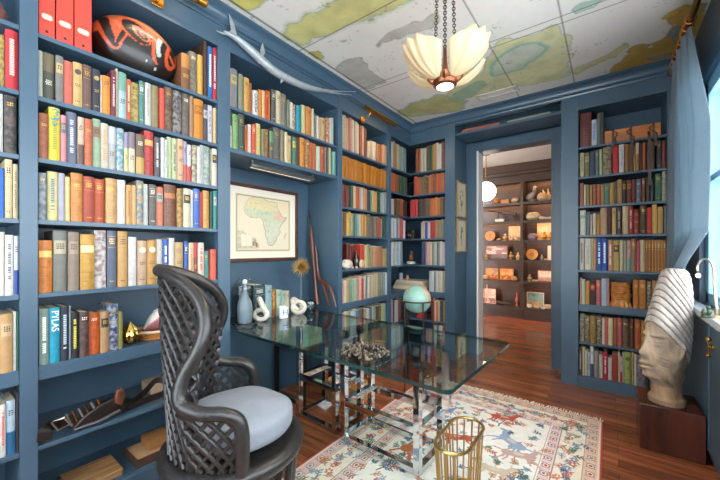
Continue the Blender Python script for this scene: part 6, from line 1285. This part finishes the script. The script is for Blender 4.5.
f_shell(486, 4, 6, 5, 'd0a068', 'orange shell left of the framed prints on the fifth lit shelf', .08); f_frame(491.8, 4, 12.5, 11, 'b0763c', ('d0a070', '8a8a80', 'b8683c'), 'left framed print of the pair on the fifth lit shelf', 5); f_frame(506.5, 4, 13, 11, 'b88244', ('d8ac6c', 'c88a50', 'a8582c'), 'right framed print of the pair on the fifth lit shelf', 7); f_shell(514.3, 4, 6, 5, 'c8945c', 'tan shell right of the framed prints', .08)
f_fig(529.6, 4, 5, 7.5, 'b09878', 'pale rabbit-like figurine on the fifth right lit shelf'); f_frame(545.8, 4, 15, 11.5, '8a3428', ('d8cbb8', 'e4dac8', 'b89a84'), 'red-framed picture on the fifth right lit shelf', 11); f_shell(535, 4, 6, 2.6, 'c8b49c', 'flat pale shell between the rabbit and the red frame', .08)
f_frame(483, 5, 7, 13, 'a86a4c', ('c89a80', 'b8806a', '8a5a48'), 'brown print at the door jamb on the lowest lit shelf', 6, .26); f_frame(490.2, 5, 10.5, 14.5, 'd8c0b0', ('d8b8a8', 'e8dcd0', 'a87868'), 'pale framed portrait on the lowest lit shelf', 2, .16); f_fig(487, 5, 2.4, 18, 'c8a48c', 'tall thin figurine behind the pale portrait', .27)
p, s = far(502, 5, .1); tag(build('model_canoe', M().tube(spline([p+Vector((-.12, 0, .075)), p+Vector((-.05, 0, .04)), p+Vector((.05, 0, .03)), p+Vector((.15, 0, .045))], 12), [.004, .014, .022, .026, .028, .029, .028, .027, .024, .018, .012, .004], 10), fm_('4a3c30'), None), 'dark model canoe lying on the lowest lit shelf', 'model boat', FG)
f_fig(517.2, 5, 4.4, 14.5, 'a85c40', 'slender red-brown bottle by the divider on the lowest lit shelf'); f_frame(535.2, 5, 15.5, 14.5, 'd8d0bc', ('5a98a8', '88b0b0', 'c8b080'), 'blue-green seascape in a pale frame on the lowest right lit shelf', 3); p, s = far(531.5, 5, .262); tag(build('leaf_fan', M().prism([p+Vector((.0, 0, .0)), p+Vector((-.10, 0, .22)), p+Vector((-.04, 0, .29)), p+Vector((.06, 0, .285)), p+Vector((.16, 0, .20))], (0, .008, 0)), fm_('7a4424'), None), 'brown leaf fan standing behind the seascape', 'fan', FG)
f_shell(548, 5, 9, 5.5, 'c0ac90', 'large pale shell right of the seascape', .1); f_shell(530, 5, 6, 4.5, 'd0bc98', 'cream shell in front of the seascape, left one', .07); f_shell(537, 5, 6.5, 4, 'c8b490', 'cream shell in front of the seascape, right one', .07); f_shell(543.5, 5, 4.5, 3, 'dacbb0', 'small white shell between the large shell and the seascape', .05)
# ---------------------------------------------------------------- light, sky and camera
def area(name, loc, rot, sx, sy, power, col=(1, 1, 1)):
    l = bpy.data.lights.new(name, 'AREA'); l.shape = 'RECTANGLE'; l.size = sx; l.size_y = sy; l.energy = power; l.color = col
    o = bpy.data.objects.new(name, l); C.objects.link(o); o.location = loc; o.rotation_euler = rot; return o
def point(name, loc, power, col=(1, 1, 1), r=.05):
    l = bpy.data.lights.new(name, 'POINT'); l.energy = power; l.color = col; l.shadow_soft_size = r
    o = bpy.data.objects.new(name, l); C.objects.link(o); o.location = loc; return o
wd = bpy.data.worlds.new('daylight'); bpy.context.scene.world = wd; wd.use_nodes = True
bg = wd.node_tree.nodes['Background']; bg.inputs['Color'].default_value = (.97, .985, 1.0, 1); bg.inputs['Strength'].default_value = 8.
WARM = (1., .82, .62)
point('chandelier_light', (CH.x, CH.y, CHZ+.16), .5, WARM, .06)
point('far_room_fill', (-2.5, 5.3, 2.35), 22, (1., .88, .74), .15)  # unseen fill lamp added to brighten the next room and its ceiling
sp = bpy.data.lights.new('chandelier_downlight', 'SPOT'); sp.energy = 45; sp.color = WARM; sp.spot_size = math.radians(165); sp.spot_blend = .6; sp.shadow_soft_size = .05
so = bpy.data.objects.new('chandelier_downlight', sp); C.objects.link(so); so.location = (CH.x, CH.y, CHZ-.02)
for nm_, p, L in (('picture_light_corner', BL1, .25), ('picture_light_left', BL2, .3)):
    area(nm_, (p.x, p.y, p.z-.03), (0, -.55, 0), .03, L, 2.2, WARM)
area('alcove_light', ((A0.x if False else -2.03), 1.63, 1.83), (0, -.35, 0), .03, .7, 1.3, (1., .8, .58))
cd = bpy.data.cameras.new('camera'); cam = bpy.data.objects.new('camera', cd); C.objects.link(cam)
cam.location = (0, 0, H_EYE); cam.rotation_euler = (PI/2, 0, YAW); cd.sensor_width = 36; cd.lens = 36*FPX/720; cd.shift_y = 9/720; cd.clip_start = .02
sc = bpy.context.scene; sc.camera = cam
sc.view_settings.view_transform = 'Standard'; sc.view_settings.look = 'None'; sc.view_settings.gamma = 1; sc.view_settings.use_curve_mapping = False
sc.view_settings.exposure = 0.35
sc.cycles.use_denoising = True
sc.cycles.max_bounces = 12; sc.cycles.transmission_bounces = 10; sc.cycles.transparent_max_bounces = 12; sc.cycles.caustics_reflective = False; sc.cycles.sample_clamp_indirect = 6
